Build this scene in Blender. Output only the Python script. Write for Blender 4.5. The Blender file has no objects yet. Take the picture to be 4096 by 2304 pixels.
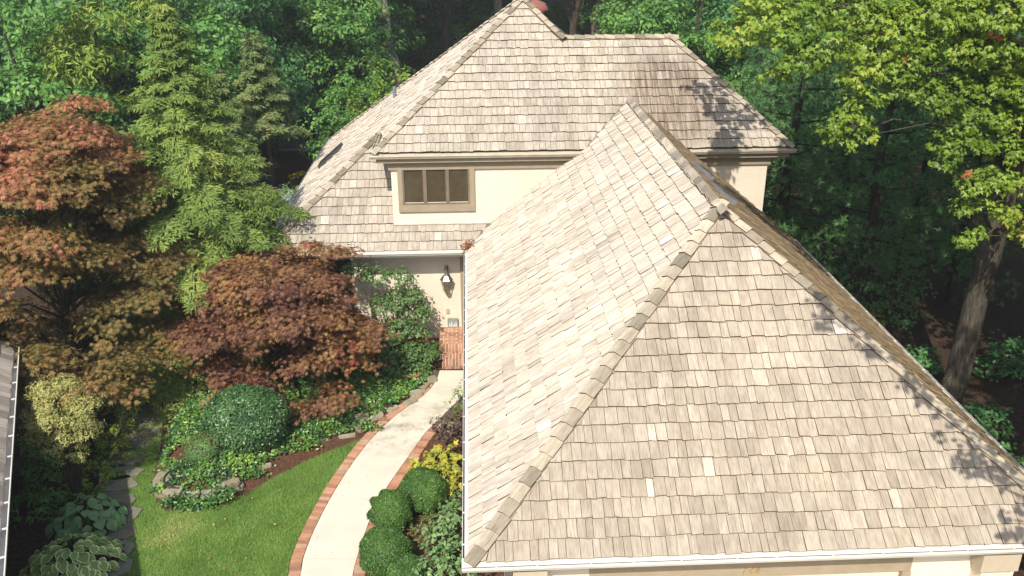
import bpy, math, random
import numpy as np
from mathutils import Vector, Matrix

# ------------------------------------------------------------------ camera, sky, sun, exposure
sc = bpy.context.scene
COL = sc.collection
H = 2.65                                    # eave height above the ground
CAM = np.array([0.1061, -9.0827, 7.6333 + H]); FPX = 3577.7
PITCH, YAW, ROLL = .4025, .0457, -.004
def _basis():
    cy, sy, cp, sp = math.cos(YAW), math.sin(YAW), math.cos(PITCH), math.sin(PITCH)
    F = np.array([sy*cp, cy*cp, -sp]); R = np.array([cy, -sy, 0.]); U = np.cross(R, F)
    return F, R*math.cos(ROLL)+U*math.sin(ROLL), -R*math.sin(ROLL)+U*math.cos(ROLL)
CF, CR, CU = _basis()
def ray(u, v): return CF + CR*(u-2048)/FPX - CU*(v-1152)/FPX
def onz(u, v, z=0.): d = ray(u, v); return CAM + d*((z-CAM[2])/d[2])
def ony(u, v, y): d = ray(u, v); return CAM + d*((y-CAM[1])/d[1])
def px(P):
    d = np.asarray(P, float)-CAM; z = d @ CF
    return 2048+FPX*(d @ CR)/z, 1152-FPX*(d @ CU)/z

cam = bpy.data.cameras.new('camera'); cam_o = bpy.data.objects.new('camera', cam); COL.objects.link(cam_o)
cam.sensor_width = 36; cam.lens = 36*FPX/4096; cam.clip_start = .05; cam.clip_end = 2000
m = Matrix(((CR[0], CU[0], -CF[0], CAM[0]), (CR[1], CU[1], -CF[1], CAM[1]), (CR[2], CU[2], -CF[2], CAM[2]), (0, 0, 0, 1)))
cam_o.matrix_world = m; sc.camera = cam_o

SUN = Vector((.31, 1., -1.13)).normalized()
w = bpy.data.worlds.new('World'); sc.world = w; w.use_nodes = True
nt = w.node_tree; nt.nodes.clear()
sky = nt.nodes.new('ShaderNodeTexSky'); sky.sky_type = 'NISHITA'; sky.sun_disc = False
sky.sun_elevation = math.asin(-SUN.z); sky.sun_rotation = math.atan2(-SUN.x, -SUN.y)
sky.dust_density = 2.0; sky.air_density = 1.2
bg = nt.nodes.new('ShaderNodeBackground'); bg.inputs[1].default_value = .135
out = nt.nodes.new('ShaderNodeOutputWorld')
nt.links.new(sky.outputs[0], bg.inputs[0]); nt.links.new(bg.outputs[0], out.inputs[0])
sl = bpy.data.lights.new('sun', 'SUN'); sl.energy = 4.6; sl.angle = math.radians(.55); sl.color = (1, .93, .81)
so = bpy.data.objects.new('sun', sl); COL.objects.link(so); so.rotation_euler = SUN.to_track_quat('-Z', 'Y').to_euler(); so.location = (-5, -20, 25)
sc.view_settings.view_transform = 'Standard'; sc.view_settings.look = 'None'
sc.view_settings.exposure = 0.5; sc.view_settings.gamma = 1
sc.cycles.max_bounces = 6; sc.cycles.diffuse_bounces = 3; sc.cycles.transparent_max_bounces = 6

# ------------------------------------------------------------------ node materials
class NT:
    def __init__(s, name):
        s.m = bpy.data.materials.new(name); s.m.use_nodes = True; s.t = s.m.node_tree
        s.b = s.t.nodes['Principled BSDF']; s.o = s.t.nodes['Material Output']
    def n(s, typ, ins=None, **kw):
        x = s.t.nodes.new(typ)
        for k, v in kw.items(): setattr(x, k, v)
        for k, v in (ins or {}).items(): s.set(x.inputs[k], v)
        return x
    def set(s, sock, v):
        if isinstance(v, bpy.types.NodeSocket): s.t.links.new(v, sock)
        else: sock.default_value = v
    def math(s, op, a, b=None, c=None):
        x = s.n('ShaderNodeMath', operation=op); s.set(x.inputs[0], a)
        if b is not None: s.set(x.inputs[1], b)
        if c is not None: s.set(x.inputs[2], c)
        return x.outputs[0]
    def ramp(s, fac, stops):
        r = s.n('ShaderNodeValToRGB'); s.set(r.inputs[0], fac)
        e = r.color_ramp.elements
        while len(e) < len(stops): e.new(.5)
        for k, (p, c) in enumerate(stops):
            e[k].position = p; e[k].color = (c[0], c[1], c[2], 1)
        return r.outputs[0]
    def mix(s, fac, a, b, bt='MIX'):
        x = s.n('ShaderNodeMix', data_type='RGBA', blend_type=bt)
        s.set(x.inputs[0], fac)
        for i, v in ((6, a), (7, b)):
            s.set(x.inputs[i], v if isinstance(v, bpy.types.NodeSocket) else (v[0], v[1], v[2], 1))
        return x.outputs[2]
    def noise(s, scale, detail=3, vec=None, rough=.55):
        x = s.n('ShaderNodeTexNoise', {'Scale': scale, 'Detail': detail, 'Roughness': rough})
        if vec is not None: s.set(x.inputs['Vector'], vec)
        return x.outputs[0]
    def mapping(s, vec, scale):
        x = s.n('ShaderNodeMapping'); s.set(x.inputs['Vector'], vec); x.inputs['Scale'].default_value = scale; return x.outputs[0]
    def pos(s): return s.n('ShaderNodeNewGeometry').outputs['Position']
    def rnd(s):
        a = s.n('ShaderNodeNewGeometry').outputs['Random Per Island']; b = s.n('ShaderNodeObjectInfo').outputs['Random']
        return s.math('FRACT', s.math('ADD', a, b))
    def bump(s, h, strength=.3, dist=.01):
        x = s.n('ShaderNodeBump', {'Strength': strength, 'Distance': dist}); s.set(x.inputs['Height'], h)
        s.t.links.new(x.outputs[0], s.b.inputs['Normal'])
    def base(s, c, rough=.6, spec=.3, metal=0):
        s.set(s.b.inputs['Base Color'], c if isinstance(c, bpy.types.NodeSocket) else (c[0], c[1], c[2], 1))
        s.b.inputs['Roughness'].default_value = rough; s.b.inputs['Specular IOR Level'].default_value = spec
        s.b.inputs['Metallic'].default_value = metal
        return s.m
def plain(name, c, rough=.55, spec=.3, metal=0, vary=.15, scale=6., bump=0.):
    t = NT(name); p = t.pos(); f = t.noise(scale, 4, p)
    k = t.ramp(f, [(.3, tuple(x*(1-vary) for x in c)), (.7, tuple(min(1, x*(1+vary)) for x in c))])
    if bump: t.bump(t.noise(scale*12, 3, p), bump, .01)
    return t.base(k, rough, spec, metal)
GAIN = {'grass_blade': 2.2, 'hemlock_spray': 1.1, 'pine_needles': 2.8, 'leaf_bronze': 1.3, 'leaf_purple_red': 1.3, 'leaf_maple': 1.25, 'leaf_green': 2.0, 'leaf_deep': 2.2, 'leaf_fallen': .8, 'petal_yellow': 1, 'leaf_dead': 1.1, 'leaf_gold_cypress': 1.45, 'leaf_olive': 1.7, 'leaf_viburnum': 1.5, 'leaf_ivy': 1.35, 'leaf_boxwood': 1.4}
def foliage(name, cols, transl=.3, rough=.5, spec=.35, nscale=.9, nw=.7, ztop=None):
    """per-leaf random tone plus broad clump-to-clump drift"""
    t = NT(name); r = t.rnd(); f = t.noise(nscale, 2, t.pos())
    gain = GAIN.get(name, 1.3); cols = [(p_, tuple(min(.62, q_*gain) for q_ in c_)) for p_, c_ in cols]
    fac = t.math('ADD', t.math('MULTIPLY', r, .55), t.math('MULTIPLY', t.math('SUBTRACT', f, .5), nw*2))
    fac = t.math('ADD', fac, .22)
    if ztop:      # the top of this tree has turned further
        sz = t.n('ShaderNodeSeparateXYZ'); t.set(sz.inputs[0], t.pos()); fac = t.math('ADD', fac, t.math('MULTIPLY', t.math('MAXIMUM', t.math('SUBTRACT', sz.outputs[2], ztop), 0.), .16))
    c = t.ramp(fac, cols)
    t.base(c, rough, spec)
    tr = t.n('ShaderNodeBsdfTranslucent'); t.t.links.new(t.mix(.35, c, (.5, .6, .05), 'MULTIPLY') if False else c, tr.inputs[0])
    mx = t.n('ShaderNodeMixShader'); mx.inputs[0].default_value = transl
    t.t.links.new(t.b.outputs[0], mx.inputs[1]); t.t.links.new(tr.outputs[0], mx.inputs[2]); t.t.links.new(mx.outputs[0], t.o.inputs[0])
    return t.m
M = {}
def build_shingle(name, stops, brown_patch=False, moss=None):
    t = NT(name); r = t.rnd(); uv = t.n('ShaderNodeUVMap').outputs[0]
    ofs = t.n('ShaderNodeVectorMath', operation='ADD'); t.set(ofs.inputs[0], uv)
    cb = t.n('ShaderNodeCombineXYZ'); t.set(cb.inputs[2], t.math('MULTIPLY', r, 37.)); t.t.links.new(cb.outputs[0], ofs.inputs[1])
    grain = t.noise(1., 5, t.mapping(ofs.outputs[0], (95, 5, 1)), .65)
    blot = t.noise(1., 3, t.mapping(ofs.outputs[0], (14, 5, 1)))
    big = t.noise(.8, 3, t.pos())
    c = t.ramp(r, stops)
    g = t.ramp(grain, [(.30, (.55, .50, .46)), (.5, (.98, .97, .96)), (.75, (1.16, 1.16, 1.16))])
    c = t.mix(.8, c, g, 'MULTIPLY')
    c = t.mix(.55, c, t.ramp(blot, [(.35, (.78, .74, .70)), (.6, (1.04, 1.04, 1.04))]), 'MULTIPLY')
    c = t.mix(.75, c, t.ramp(big, [(.3, (.80, .79, .79)), (.7, (1.08, 1.06, 1.03))]), 'MULTIPLY')
    run = t.noise(1., 4, t.mapping(uv, (2.6, .5, 1)), .6)
    c = t.mix(.6, c, t.ramp(run, [(.33, (.70, .68, .66)), (.5, (1, 1, 1))]), 'MULTIPLY')
    if brown_patch:   # brown streaked patch with an uneven edge on the main roof's right part
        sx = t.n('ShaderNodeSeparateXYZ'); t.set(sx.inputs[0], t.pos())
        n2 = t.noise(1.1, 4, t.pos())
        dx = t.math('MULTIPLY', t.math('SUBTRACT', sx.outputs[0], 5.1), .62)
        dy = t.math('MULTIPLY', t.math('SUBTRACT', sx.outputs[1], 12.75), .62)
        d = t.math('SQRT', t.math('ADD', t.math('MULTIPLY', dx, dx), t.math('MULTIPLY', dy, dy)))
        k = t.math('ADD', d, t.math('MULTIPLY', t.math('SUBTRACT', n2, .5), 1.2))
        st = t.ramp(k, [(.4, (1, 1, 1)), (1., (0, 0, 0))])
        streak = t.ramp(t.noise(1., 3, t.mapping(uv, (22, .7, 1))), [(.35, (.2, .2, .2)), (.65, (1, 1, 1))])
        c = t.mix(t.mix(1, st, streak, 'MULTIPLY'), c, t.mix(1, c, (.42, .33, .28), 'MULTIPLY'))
    if moss:
        n3 = t.noise(1.7, 5, t.pos()); c = t.mix(t.ramp(n3, [(.35, (0, 0, 0)), (.6, (.9, .9, .9))]), c, moss)
    t.bump(grain, .35, .006); t.b.inputs['Diffuse Roughness'].default_value = 1.
    return t.base(c, .8, .2)
CED = [(0, (.375, .342, .293)), (.12, (.42, .385, .332)), (.55, (.452, .416, .360)), (.9, (.48, .445, .39)), (.985, (.505, .472, .42)), (1, (.58, .55, .50))]
CEDF = [(0, (.33, .29, .237)), (.12, (.375, .332, .273)), (.55, (.41, .366, .303)), (.9, (.44, .396, .333)), (.985, (.47, .428, .367)), (1, (.59, .555, .495))]
M['shingle'] = build_shingle('weathered_cedar', CED); M['shingle_front'] = build_shingle('browner_cedar', CEDF)
M['endgrain'] = plain('cedar_end_grain', (.115, .083, .058), .95, .1, vary=.35, scale=9)
M['shingle_main'] = build_shingle('weathered_cedar_brown_patch', CED, brown_patch=True)
M['shingle_moss'] = build_shingle('mossy_cedar', [(0, (.14, .10, .06)), (1, (.27, .20, .115))], moss=(.085, .068, .04))
M['cap'] = build_shingle('cedar_cap', [(0, (.20, .18, .14)), (.4, (.36, .325, .26)), (1, (.47, .425, .34))])
M['cap_grey'] = build_shingle('cedar_cap_mossy', [(0, (.17, .155, .13)), (.5, (.27, .245, .21)), (1, (.36, .33, .28))])
M['neigh'] = build_shingle('old_grey_shingle', [(0, (.16, .145, .13)), (1, (.32, .29, .26))])
M['deck'] = plain('roof_deck', (.10, .08, .06), .9)
M['pale_flash'] = plain('pale_flashing', (.46, .40, .35), .5)
M['white'] = plain('gutter_white', (.60, .57, .52), .45, .4, vary=.07, scale=3)
M['tan'] = plain('gutter_tan', (.50, .45, .36), .4, .5, vary=.1)
M['algae'] = plain('gutter_inside', (.30, .30, .17), .8, vary=.4, scale=9)
M['taupe'] = plain('trim_taupe', (.29, .235, .165), .6, .3, vary=.08, bump=.1)
M['taupe_light'] = plain('capital_taupe', (.42, .355, .265), .6, .3, vary=.06)
M['soffit'] = plain('soffit_taupe', (.30, .25, .19), .7)
M['dark'] = plain('dark_metal', (.05, .052, .055), .5, .4)
M['vent'] = plain('vent_grey', (.20, .20, .21), .5, .4, .3)
M['flash'] = plain('valley_metal', (.20, .165, .14), .5, .4, .2, vary=.3)
M['pipe'] = plain('pipe_grey', (.16, .19, .21), .5)
M['red_cap'] = plain('red_cap', (.22, .085, .065), .55)
def stucco():
    t = NT('stucco_cream'); p = t.pos()
    c = t.ramp(t.noise(.9, 4, p), [(.3, (.61, .545, .445)), (.7, (.67, .605, .50))])
    c = t.mix(.15, c, t.ramp(t.noise(1., 4, t.mapping(p, (5, 5, .5)), .6), [(.35, (.84, .81, .76)), (.55, (1, 1, 1))]), 'MULTIPLY')
    h = t.noise(1., 5, t.mapping(p, (14, 14, 55)), .6)
    t.bump(h, .55, .02); return t.base(c, .9, .15)
M['stucco'] = stucco()
def glass():
    t = NT('window_glass'); t.base((.03, .028, .022), .03, .6); tp = t.n('ShaderNodeBsdfTransparent'); mx = t.n('ShaderNodeMixShader'); mx.inputs[0].default_value = .75
    tp.inputs[0].default_value = (.8, .78, .72, 1); t.t.links.new(t.b.outputs[0], mx.inputs[1]); t.t.links.new(tp.outputs[0], mx.inputs[2]); t.t.links.new(mx.outputs[0], t.o.inputs[0]); return t.m
M['glass'] = glass()
M['blind'] = plain('blind', (.40, .345, .27), .7)
M['brown_frame'] = plain('casement_brown', (.17, .13, .09), .5)
M['door'] = plain('door_paint', (.60, .53, .43), .4, .4, vary=.05)
M['garage_door'] = plain('garage_door_paint', (.68, .60, .45), .45, .4, vary=.04)
M['gold'] = plain('brass', (.55, .38, .12), .35, .5, .7)
M['lamp'] = plain('pewter', (.28, .28, .27), .28, .6, .85)
M['slate'] = plain('slate', (.22, .235, .22), .6, vary=.15)
M['slate_pale'] = plain('slate_pale', (.48, .52, .50), .6)
def brick():
    t = NT('brick_red'); r = t.rnd(); c = t.ramp(r, [(0, (.27, .135, .085)), (.4, (.41, .20, .12)), (.75, (.47, .25, .16)), (1, (.42, .30, .21))])
    p = t.pos(); c = t.mix(.7, c, t.ramp(t.noise(24, 4, p), [(.3, (.7, .7, .7)), (.7, (1.12, 1.12, 1.12))]), 'MULTIPLY')
    c = t.mix(t.ramp(t.noise(2.2, 4, p), [(.5, (0, 0, 0)), (.75, (.55, .55, .55))]), c, (.20, .16, .10))
    t.bump(t.noise(70, 3, p), .3, .004); return t.base(c, .85, .2)
M['brick'] = brick()
M['mortar'] = plain('mortar', (.56, .49, .41), .9)
M['joint'] = plain('dark_joint', (.09, .07, .05), .95)
def concrete():
    t = NT('concrete_walk'); p = t.pos()
    c = t.ramp(t.noise(1.4, 5, p), [(.3, (.54, .49, .40)), (.7, (.62, .57, .475))])
    c = t.mix(.5, c, t.ramp(t.noise(40, 3, p), [(.3, (.86, .86, .86)), (.7, (1.06, 1.06, 1.06))]), 'MULTIPLY')
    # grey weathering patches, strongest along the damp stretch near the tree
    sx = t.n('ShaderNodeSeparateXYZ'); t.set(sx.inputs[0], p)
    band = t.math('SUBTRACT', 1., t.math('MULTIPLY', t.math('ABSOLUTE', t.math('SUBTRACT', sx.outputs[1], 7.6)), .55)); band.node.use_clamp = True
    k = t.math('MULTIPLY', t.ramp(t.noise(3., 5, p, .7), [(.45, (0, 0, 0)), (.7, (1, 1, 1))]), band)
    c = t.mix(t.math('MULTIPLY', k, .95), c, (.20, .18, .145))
    t.bump(t.noise(120, 2, p), .15, .003); return t.base(c, .85, .2)
M['concrete'] = concrete()
def stone(name, a, b):
    t = NT(name); r = t.rnd(); p = t.pos()
    c = t.ramp(r, [(0, a), (1, b)])
    c = t.mix(.8, c, t.ramp(t.noise(7, 5, p, .65), [(.3, (.62, .62, .62)), (.7, (1.15, 1.15, 1.15))]), 'MULTIPLY')
    c = t.mix(t.ramp(t.noise(3, 4, p), [(.5, (0, 0, 0)), (.75, (.6, .6, .6))]), c, (.22, .19, .08))
    t.bump(t.noise(22, 5, p), .6, .02); return t.base(c, .85, .2)
M['stone'] = stone('wall_stone', (.23, .195, .13), (.34, .305, .235))
M['flag'] = stone('flagstone', (.15, .135, .115), (.20, .18, .155))
def soil(name, a, b, c3, sc_=26.):
    t = NT(name); p = t.pos()
    c = t.ramp(t.noise(sc_, 5, p, .7), [(.3, a), (.52, b), (.68, c3)])
    c = t.mix(.6, c, t.ramp(t.noise(.7, 3, p), [(.3, (.7, .7, .7)), (.7, (1.15, 1.15, 1.15))]), 'MULTIPLY')
    t.bump(t.noise(sc_*1.6, 4, p), .8, .03); return t.base(c, .95, .1)
M['soil'] = soil('woodland_floor', (.018, .013, .009), (.05, .032, .02), (.10, .065, .035), 14)
M['mulch'] = soil('bark_mulch', (.035, .018, .012), (.105, .052, .032), (.20, .115, .07), 30)
M['lawn'] = soil('turf', (.08, .11, .035), (.14, .18, .055), (.20, .20, .08), 18)
M['asphalt'] = plain('asphalt', (.15, .15, .15), .9, vary=.15, scale=2)
M['grass'] = foliage('grass_blade', [(0, (.06, .10, .02)), (.45, (.095, .175, .036)), (.8, (.15, .22, .06)), (1, (.30, .28, .12))], .3, .55, .25, .8, 1.0)
def bark(name, a, b, sx=22., sz=2.4):
    t = NT(name); p = t.pos(); v = t.mapping(p, (sx, sx, sz))
    f = t.noise(1., 6, v, .7); c = t.ramp(f, [(.32, a), (.62, b)])
    c = t.mix(.6, c, t.ramp(t.noise(2.5, 3, p), [(.35, (.65, .68, .66)), (.65, (1.15, 1.12, 1.05))]), 'MULTIPLY')
    t.bump(f, 1., .05); return t.base(c, .9, .15)
M['bark'] = bark('bark_grey', (.035, .029, .022), (.135, .118, .095))
M['bark_dark'] = bark('bark_dark', (.022, .018, .014), (.075, .06, .046))
M['bark_pale'] = bark('bark_pale', (.17, .15, .12), (.36, .33, .27), 6, 2)
M['f_green'] = foliage('leaf_green', [(0, (.024, .065, .014)), (.45, (.054, .125, .026)), (.8, (.10, .19, .038)), (1, (.16, .23, .05))], .38)
M['f_bright'] = foliage('leaf_bright', [(0, (.05, .10, .014)), (.45, (.11, .20, .022)), (.8, (.18, .27, .035)), (1, (.26, .30, .06))], .38)
M['f_maple'] = foliage('leaf_maple', [(0, (.06, .115, .015)), (.4, (.12, .20, .022)), (.72, (.20, .28, .032)), (.93, (.30, .33, .05)), (1, (.34, .24, .04))], .38, .45, .4, .5)
M['f_dead'] = foliage('leaf_dead', [(0, (.22, .07, .03)), (1, (.40, .16, .06))], .2, .7, .2)
M['f_deep'] = foliage('leaf_deep', [(0, (.016, .055, .018)), (.5, (.036, .095, .03)), (1, (.07, .15, .044))], .35)
M['f_olive'] = foliage('leaf_olive', [(0, (.035, .06, .018)), (.5, (.085, .12, .035)), (1, (.16, .17, .06))], .3)
M['f_hem'] = foliage('hemlock_spray', [(0, (.085, .145, .03)), (.4, (.155, .235, .05)), (.75, (.24, .325, .075)), (1, (.38, .40, .09))], .4, .55, .25, .8)
M['f_pine'] = foliage('pine_needles', [(0, (.022, .055, .02)), (.5, (.046, .10, .034)), (1, (.08, .15, .05))], .3, .5, .3)
M['f_spruce'] = foliage('spruce_needles', [(0, (.10, .15, .13)), (1, (.22, .29, .25))], .2)
M['f_jmap'] = foliage('leaf_bronze', [(0, (.065, .065, .02)), (.3, (.12, .10, .03)), (.6, (.19, .135, .042)), (.8, (.23, .13, .052)), (.93, (.30, .11, .06)), (1, (.36, .15, .09))], .32, .5, .3, .55, .7, 4.2)
M['f_jmap2'] = foliage('leaf_purple_red', [(0, (.068, .034, .028)), (.3, (.12, .053, .037)), (.55, (.17, .08, .041)), (.75, (.22, .125, .046)), (.9, (.26, .165, .055)), (1, (.28, .06, .045))], .3, .5, .3, .7, .8)
M['f_box'] = foliage('leaf_boxwood', [(0, (.022, .055, .012)), (.5, (.045, .105, .02)), (1, (.095, .175, .03))], .25, .4, .4, 2.)
M['f_holly'] = foliage('leaf_holly', [(0, (.022, .06, .02)), (.5, (.048, .11, .036)), (1, (.10, .175, .065))], .2, .38, .45, 2.)
M['f_gold'] = foliage('leaf_gold_cypress', [(0, (.12, .14, .04)), (.45, (.27, .27, .085)), (1, (.42, .40, .17))], .25, .6, .25, 2.2)
M['f_ivy'] = foliage('leaf_ivy', [(0, (.015, .05, .014)), (.4, (.035, .095, .022)), (.7, (.09, .19, .03)), (1, (.20, .31, .045))], .25, .35, .5, 2.2, .8)
M['f_dog'] = foliage('leaf_dogwood', [(0, (.04, .09, .025)), (.5, (.08, .155, .042)), (1, (.16, .23, .075))], .3, .45, .4)
M['f_yellow'] = foliage('leaf_yellowing', [(0, (.13, .18, .025)), (.5, (.28, .29, .04)), (.85, (.42, .36, .05)), (1, (.46, .24, .04))], .3, .5, .3, 5.)
M['f_purple'] = foliage('leaf_plum', [(0, (.035, .03, .025)), (.5, (.09, .06, .055)), (1, (.15, .14, .075))], .2, .45, .4, 3.)
M['f_vib'] = foliage('leaf_viburnum', [(0, (.05, .10, .032)), (.5, (.09, .165, .055)), (1, (.17, .25, .10))], .25, .5, .35, 2.5)
M['f_lime'] = foliage('leaf_lime', [(0, (.06, .11, .015)), (.5, (.14, .21, .025)), (1, (.28, .30, .05))], .3, .5, .3, 3.)
M['petal'] = foliage('petal_yellow', [(0, (.55, .36, .02)), (1, (.75, .55, .04))], .3)
M['leaf_fallen'] = foliage('leaf_fallen', [(0, (.45, .26, .06)), (.5, (.60, .42, .10)), (1, (.42, .16, .06))], .1, .8, .2)
M['terracotta'] = plain('terracotta', (.30, .11, .065), .7)
M['car'] = plain('car_blue', (.05, .16, .38), .25, .6, .3, vary=.04)
M['tyre'] = plain('tyre', (.02, .02, .02), .8)
M['fence'] = plain('fence_white', (.62, .62, .58), .7)
M['house_pale'] = plain('siding_pale', (.62, .60, .55), .7)
M['roof_far'] = plain('roof_far', (.16, .15, .15), .9)
M['rubber'] = plain('rubber_black', (.025, .028, .028), .45)
def hosta(name, inner, edge, lo):
    t = NT(name); uv = t.n('ShaderNodeUVMap').outputs[0]; sx = t.n('ShaderNodeSeparateXYZ'); t.set(sx.inputs[0], uv)
    e = t.math('ADD', sx.outputs[0], t.math('MULTIPLY', t.math('SUBTRACT', t.noise(9, 2, uv), .5), .25))
    c = t.mix(t.ramp(e, [(lo, (0, 0, 0)), (min(.99, lo+.08), (1, 1, 1))]), inner, edge)
    c = t.mix(.5, c, t.ramp(t.rnd(), [(0, (.75, .75, .75)), (1, (1.15, 1.15, 1.15))]), 'MULTIPLY')
    t.base(c, .45, .35)
    tr = t.n('ShaderNodeBsdfTranslucent'); t.t.links.new(c, tr.inputs[0]); mx = t.n('ShaderNodeMixShader'); mx.inputs[0].default_value = .2
    t.t.links.new(t.b.outputs[0], mx.inputs[1]); t.t.links.new(tr.outputs[0], mx.inputs[2]); t.t.links.new(mx.outputs[0], t.o.inputs[0])
    return t.m
M['hosta_var'] = hosta('hosta_variegated', (.22, .34, .085), (.80, .80, .36), .74)
M['hosta_blue'] = hosta('hosta_blue', (.15, .28, .11), (.24, .36, .14), .85)

# ------------------------------------------------------------------ mesh helpers
class MB:
    """collects faces in world (or local) metres; build() links them as one object"""
    def __init__(s): s.v = []; s.f = []; s.uv = []
    def add(s, vs, fs, uvs=None):
        b = len(s.v); s.v += [tuple(map(float, p)) for p in vs]
        for f in fs: s.f.append([i+b for i in f])
        s.uv += (uvs if uvs else [(p[0]+p[1]*.3, p[2]+p[1]*.7) for p in vs])
        return s
    def box(s, a, b):
        x0, y0, z0 = a; x1, y1, z1 = b
        return s.add([(x0, y0, z0), (x1, y0, z0), (x1, y1, z0), (x0, y1, z0), (x0, y0, z1), (x1, y0, z1), (x1, y1, z1), (x0, y1, z1)],
                     [(3, 2, 1, 0), (4, 5, 6, 7), (0, 1, 5, 4), (1, 2, 6, 5), (2, 3, 7, 6), (3, 0, 4, 7)])
    def poly(s, pts): return s.add(pts, [list(range(len(pts)))])
    def extrude(s, prof, p0, p1, ax, up=(0, 0, 1)):
        """profile (a, z) swept from p0 to p1; a runs along vector ax"""
        ax = np.array(ax, float); up = np.array(up, float); vs = []
        for p in (p0, p1):
            for a, z in prof: vs.append(np.array(p, float)+ax*a+up*z)
        n = len(prof); fs = [(i, (i+1) % n, n+(i+1) % n, n+i) for i in range(n)]
        return s.add(vs, fs+[list(range(n))[::-1], list(range(n, 2*n))])
    def tube(s, pts, rad, n=8, cap=True):
        pts = [np.array(p, float) for p in pts]; vs = []; fs = []
        for i, p in enumerate(pts):
            t = pts[min(i+1, len(pts)-1)]-pts[max(i-1, 0)]; t /= np.linalg.norm(t)+1e-9
            a = np.cross(t, (0, 0, 1.) if abs(t[2]) < .9 else (1., 0, 0)); a /= np.linalg.norm(a); b = np.cross(t, a)
            r = rad[i] if hasattr(rad, '__len__') else rad
            for k in range(n): vs.append(p+(a*math.cos(2*math.pi*k/n)+b*math.sin(2*math.pi*k/n))*r)
        for i in range(len(pts)-1):
            for k in range(n): fs.append((i*n+k, i*n+(k+1) % n, (i+1)*n+(k+1) % n, (i+1)*n+k))
        if cap: fs += [list(range(n))[::-1], [(len(pts)-1)*n+k for k in range(n)]]
        return s.add(vs, fs)
    def lathe(s, prof, c, n=14):
        vs = [(c[0]+r*math.cos(2*math.pi*k/n), c[1]+r*math.sin(2*math.pi*k/n), c[2]+z) for r, z in prof for k in range(n)]
        fs = [(i*n+k, i*n+(k+1) % n, (i+1)*n+(k+1) % n, (i+1)*n+k) for i in range(len(prof)-1) for k in range(n)]
        return s.add(vs, fs)
    def mesh(s, name, smooth=False):
        me = bpy.data.meshes.new(name); me.from_pydata(s.v, [], s.f)
        uvl = me.uv_layers.new(name='UVMap'); li = np.empty(len(me.loops), np.int32); me.loops.foreach_get('vertex_index', li)
        uvl.data.foreach_set('uv', np.array(s.uv, np.float32)[li].ravel())
        if smooth: me.polygons.foreach_set('use_smooth', [True]*len(me.polygons))
        me.update(); return me
    def build(s, name, mat, parent=None, smooth=False, local=False, kind=None):
        return link(name, s.mesh(name, smooth), mat, parent, local, kind)
def link(name, me, mat, parent=None, local=False, kind=None):
    if mat is not None and not me.materials: me.materials.append(M[mat])
    o = bpy.data.objects.new(name, me); COL.objects.link(o)
    if parent is not None:
        o.parent = parent
        if not local: o.matrix_parent_inverse = Matrix.Translation(-Vector(base_of(parent)))
    if kind: o['kind'] = kind
    return o
def base_of(p): return _BASE.get(p.name, (0, 0, 0))     # parts sit at identity under their thing
_BASE = {}
def thing(name, label, cat, loc=(0, 0, 0), rz=0, group=None):
    o = bpy.data.objects.new(name, None); COL.objects.link(o); o.location = loc; o.rotation_euler.z = rz; o.empty_display_size = .2
    _BASE[o.name] = tuple(loc); tag(o, label, cat, group); return o
def tag(o, label, cat, group=None):
    o['label'] = label; o['category'] = cat
    if group: o['group'] = group
    return o
def struct(name, mb, mat): return mb.build(name, mat, None, kind='structure')
def copy_tree(o, loc, rz=0, s=1., label=None, parent=None):
    c = o.copy(); COL.objects.link(c)
    if parent is None:
        c.location = loc; c.rotation_euler.z = rz; c.scale = (s, s, s) if not hasattr(s, '__len__') else s
        _BASE[c.name] = tuple(loc)
        if label: c['label'] = label
    else: c.parent = parent
    for ch in o.children: copy_tree(ch, None, parent=c)
    return c

# leaf templates: (verts, faces all of one size)
def _np(v): return np.array(v, np.float32)
T_DIAMOND = (_np([(0, 0, 0), (.30, .45, .07), (0, 1, -.10), (-.30, .45, .07)]), [(0, 1, 2), (0, 2, 3)])
T_OVAL = (_np([(0, 0, 0), (.26, .22, .05), (.30, .55, .06), (0, 1, -.12), (-.30, .55, .06), (-.26, .22, .05)]), [(0, 1, 2), (0, 2, 3), (0, 3, 4), (0, 4, 5)])
T_LONG = (_np([(0, 0, 0), (.14, .4, .03), (0, 1, -.12), (-.14, .4, .03)]), [(0, 1, 2), (0, 2, 3)])
T_NEEDLE = (_np([(-.02, 0, 0), (.02, 0, 0), (0, 1, 0)]), [(0, 1, 2)])
def _palm(angs, lens, wid):
    v = [(0, 0, 0)]; f = []
    for a, l in zip(angs, lens):
        d = np.array([math.sin(a), math.cos(a)]); q = np.array([d[1], -d[0]]); b = len(v)
        v += [(*(d*l*.45+q*wid*l), .05), (*(d*l), -.12*l), (*(d*l*.45-q*wid*l), .05)]; f += [(0, b, b+1), (0, b+1, b+2)]
    return _np(v), f
T_JMAP = _palm([-1.9, -1.0, -.33, .33, 1.0, 1.9], [.45, .8, 1, 1, .8, .45], .13)
def _mapleleaf():
    pol = [(0, -.28), (.18, -.12), (.42, -.22), (.40, .02), (.62, .28), (.34, .28), (.20, .36), (.17, .62), (0, .95), (-.17, .62), (-.20, .36), (-.34, .28), (-.62, .28), (-.40, .02), (-.42, -.22), (-.18, -.12)]
    v = [(0, .12, .06)]+[(x, y, -.10*(x*x+y*y)) for x, y in pol]; n = len(pol)
    return _np(v), [(0, i+1, (i+1) % n+1) for i in range(n)]
T_MAPLE = _mapleleaf()
T_BLADE = (_np([(-.075, 0, 0), (.075, 0, 0), (.0, 1, .25)]), [(0, 1, 2)])

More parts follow.
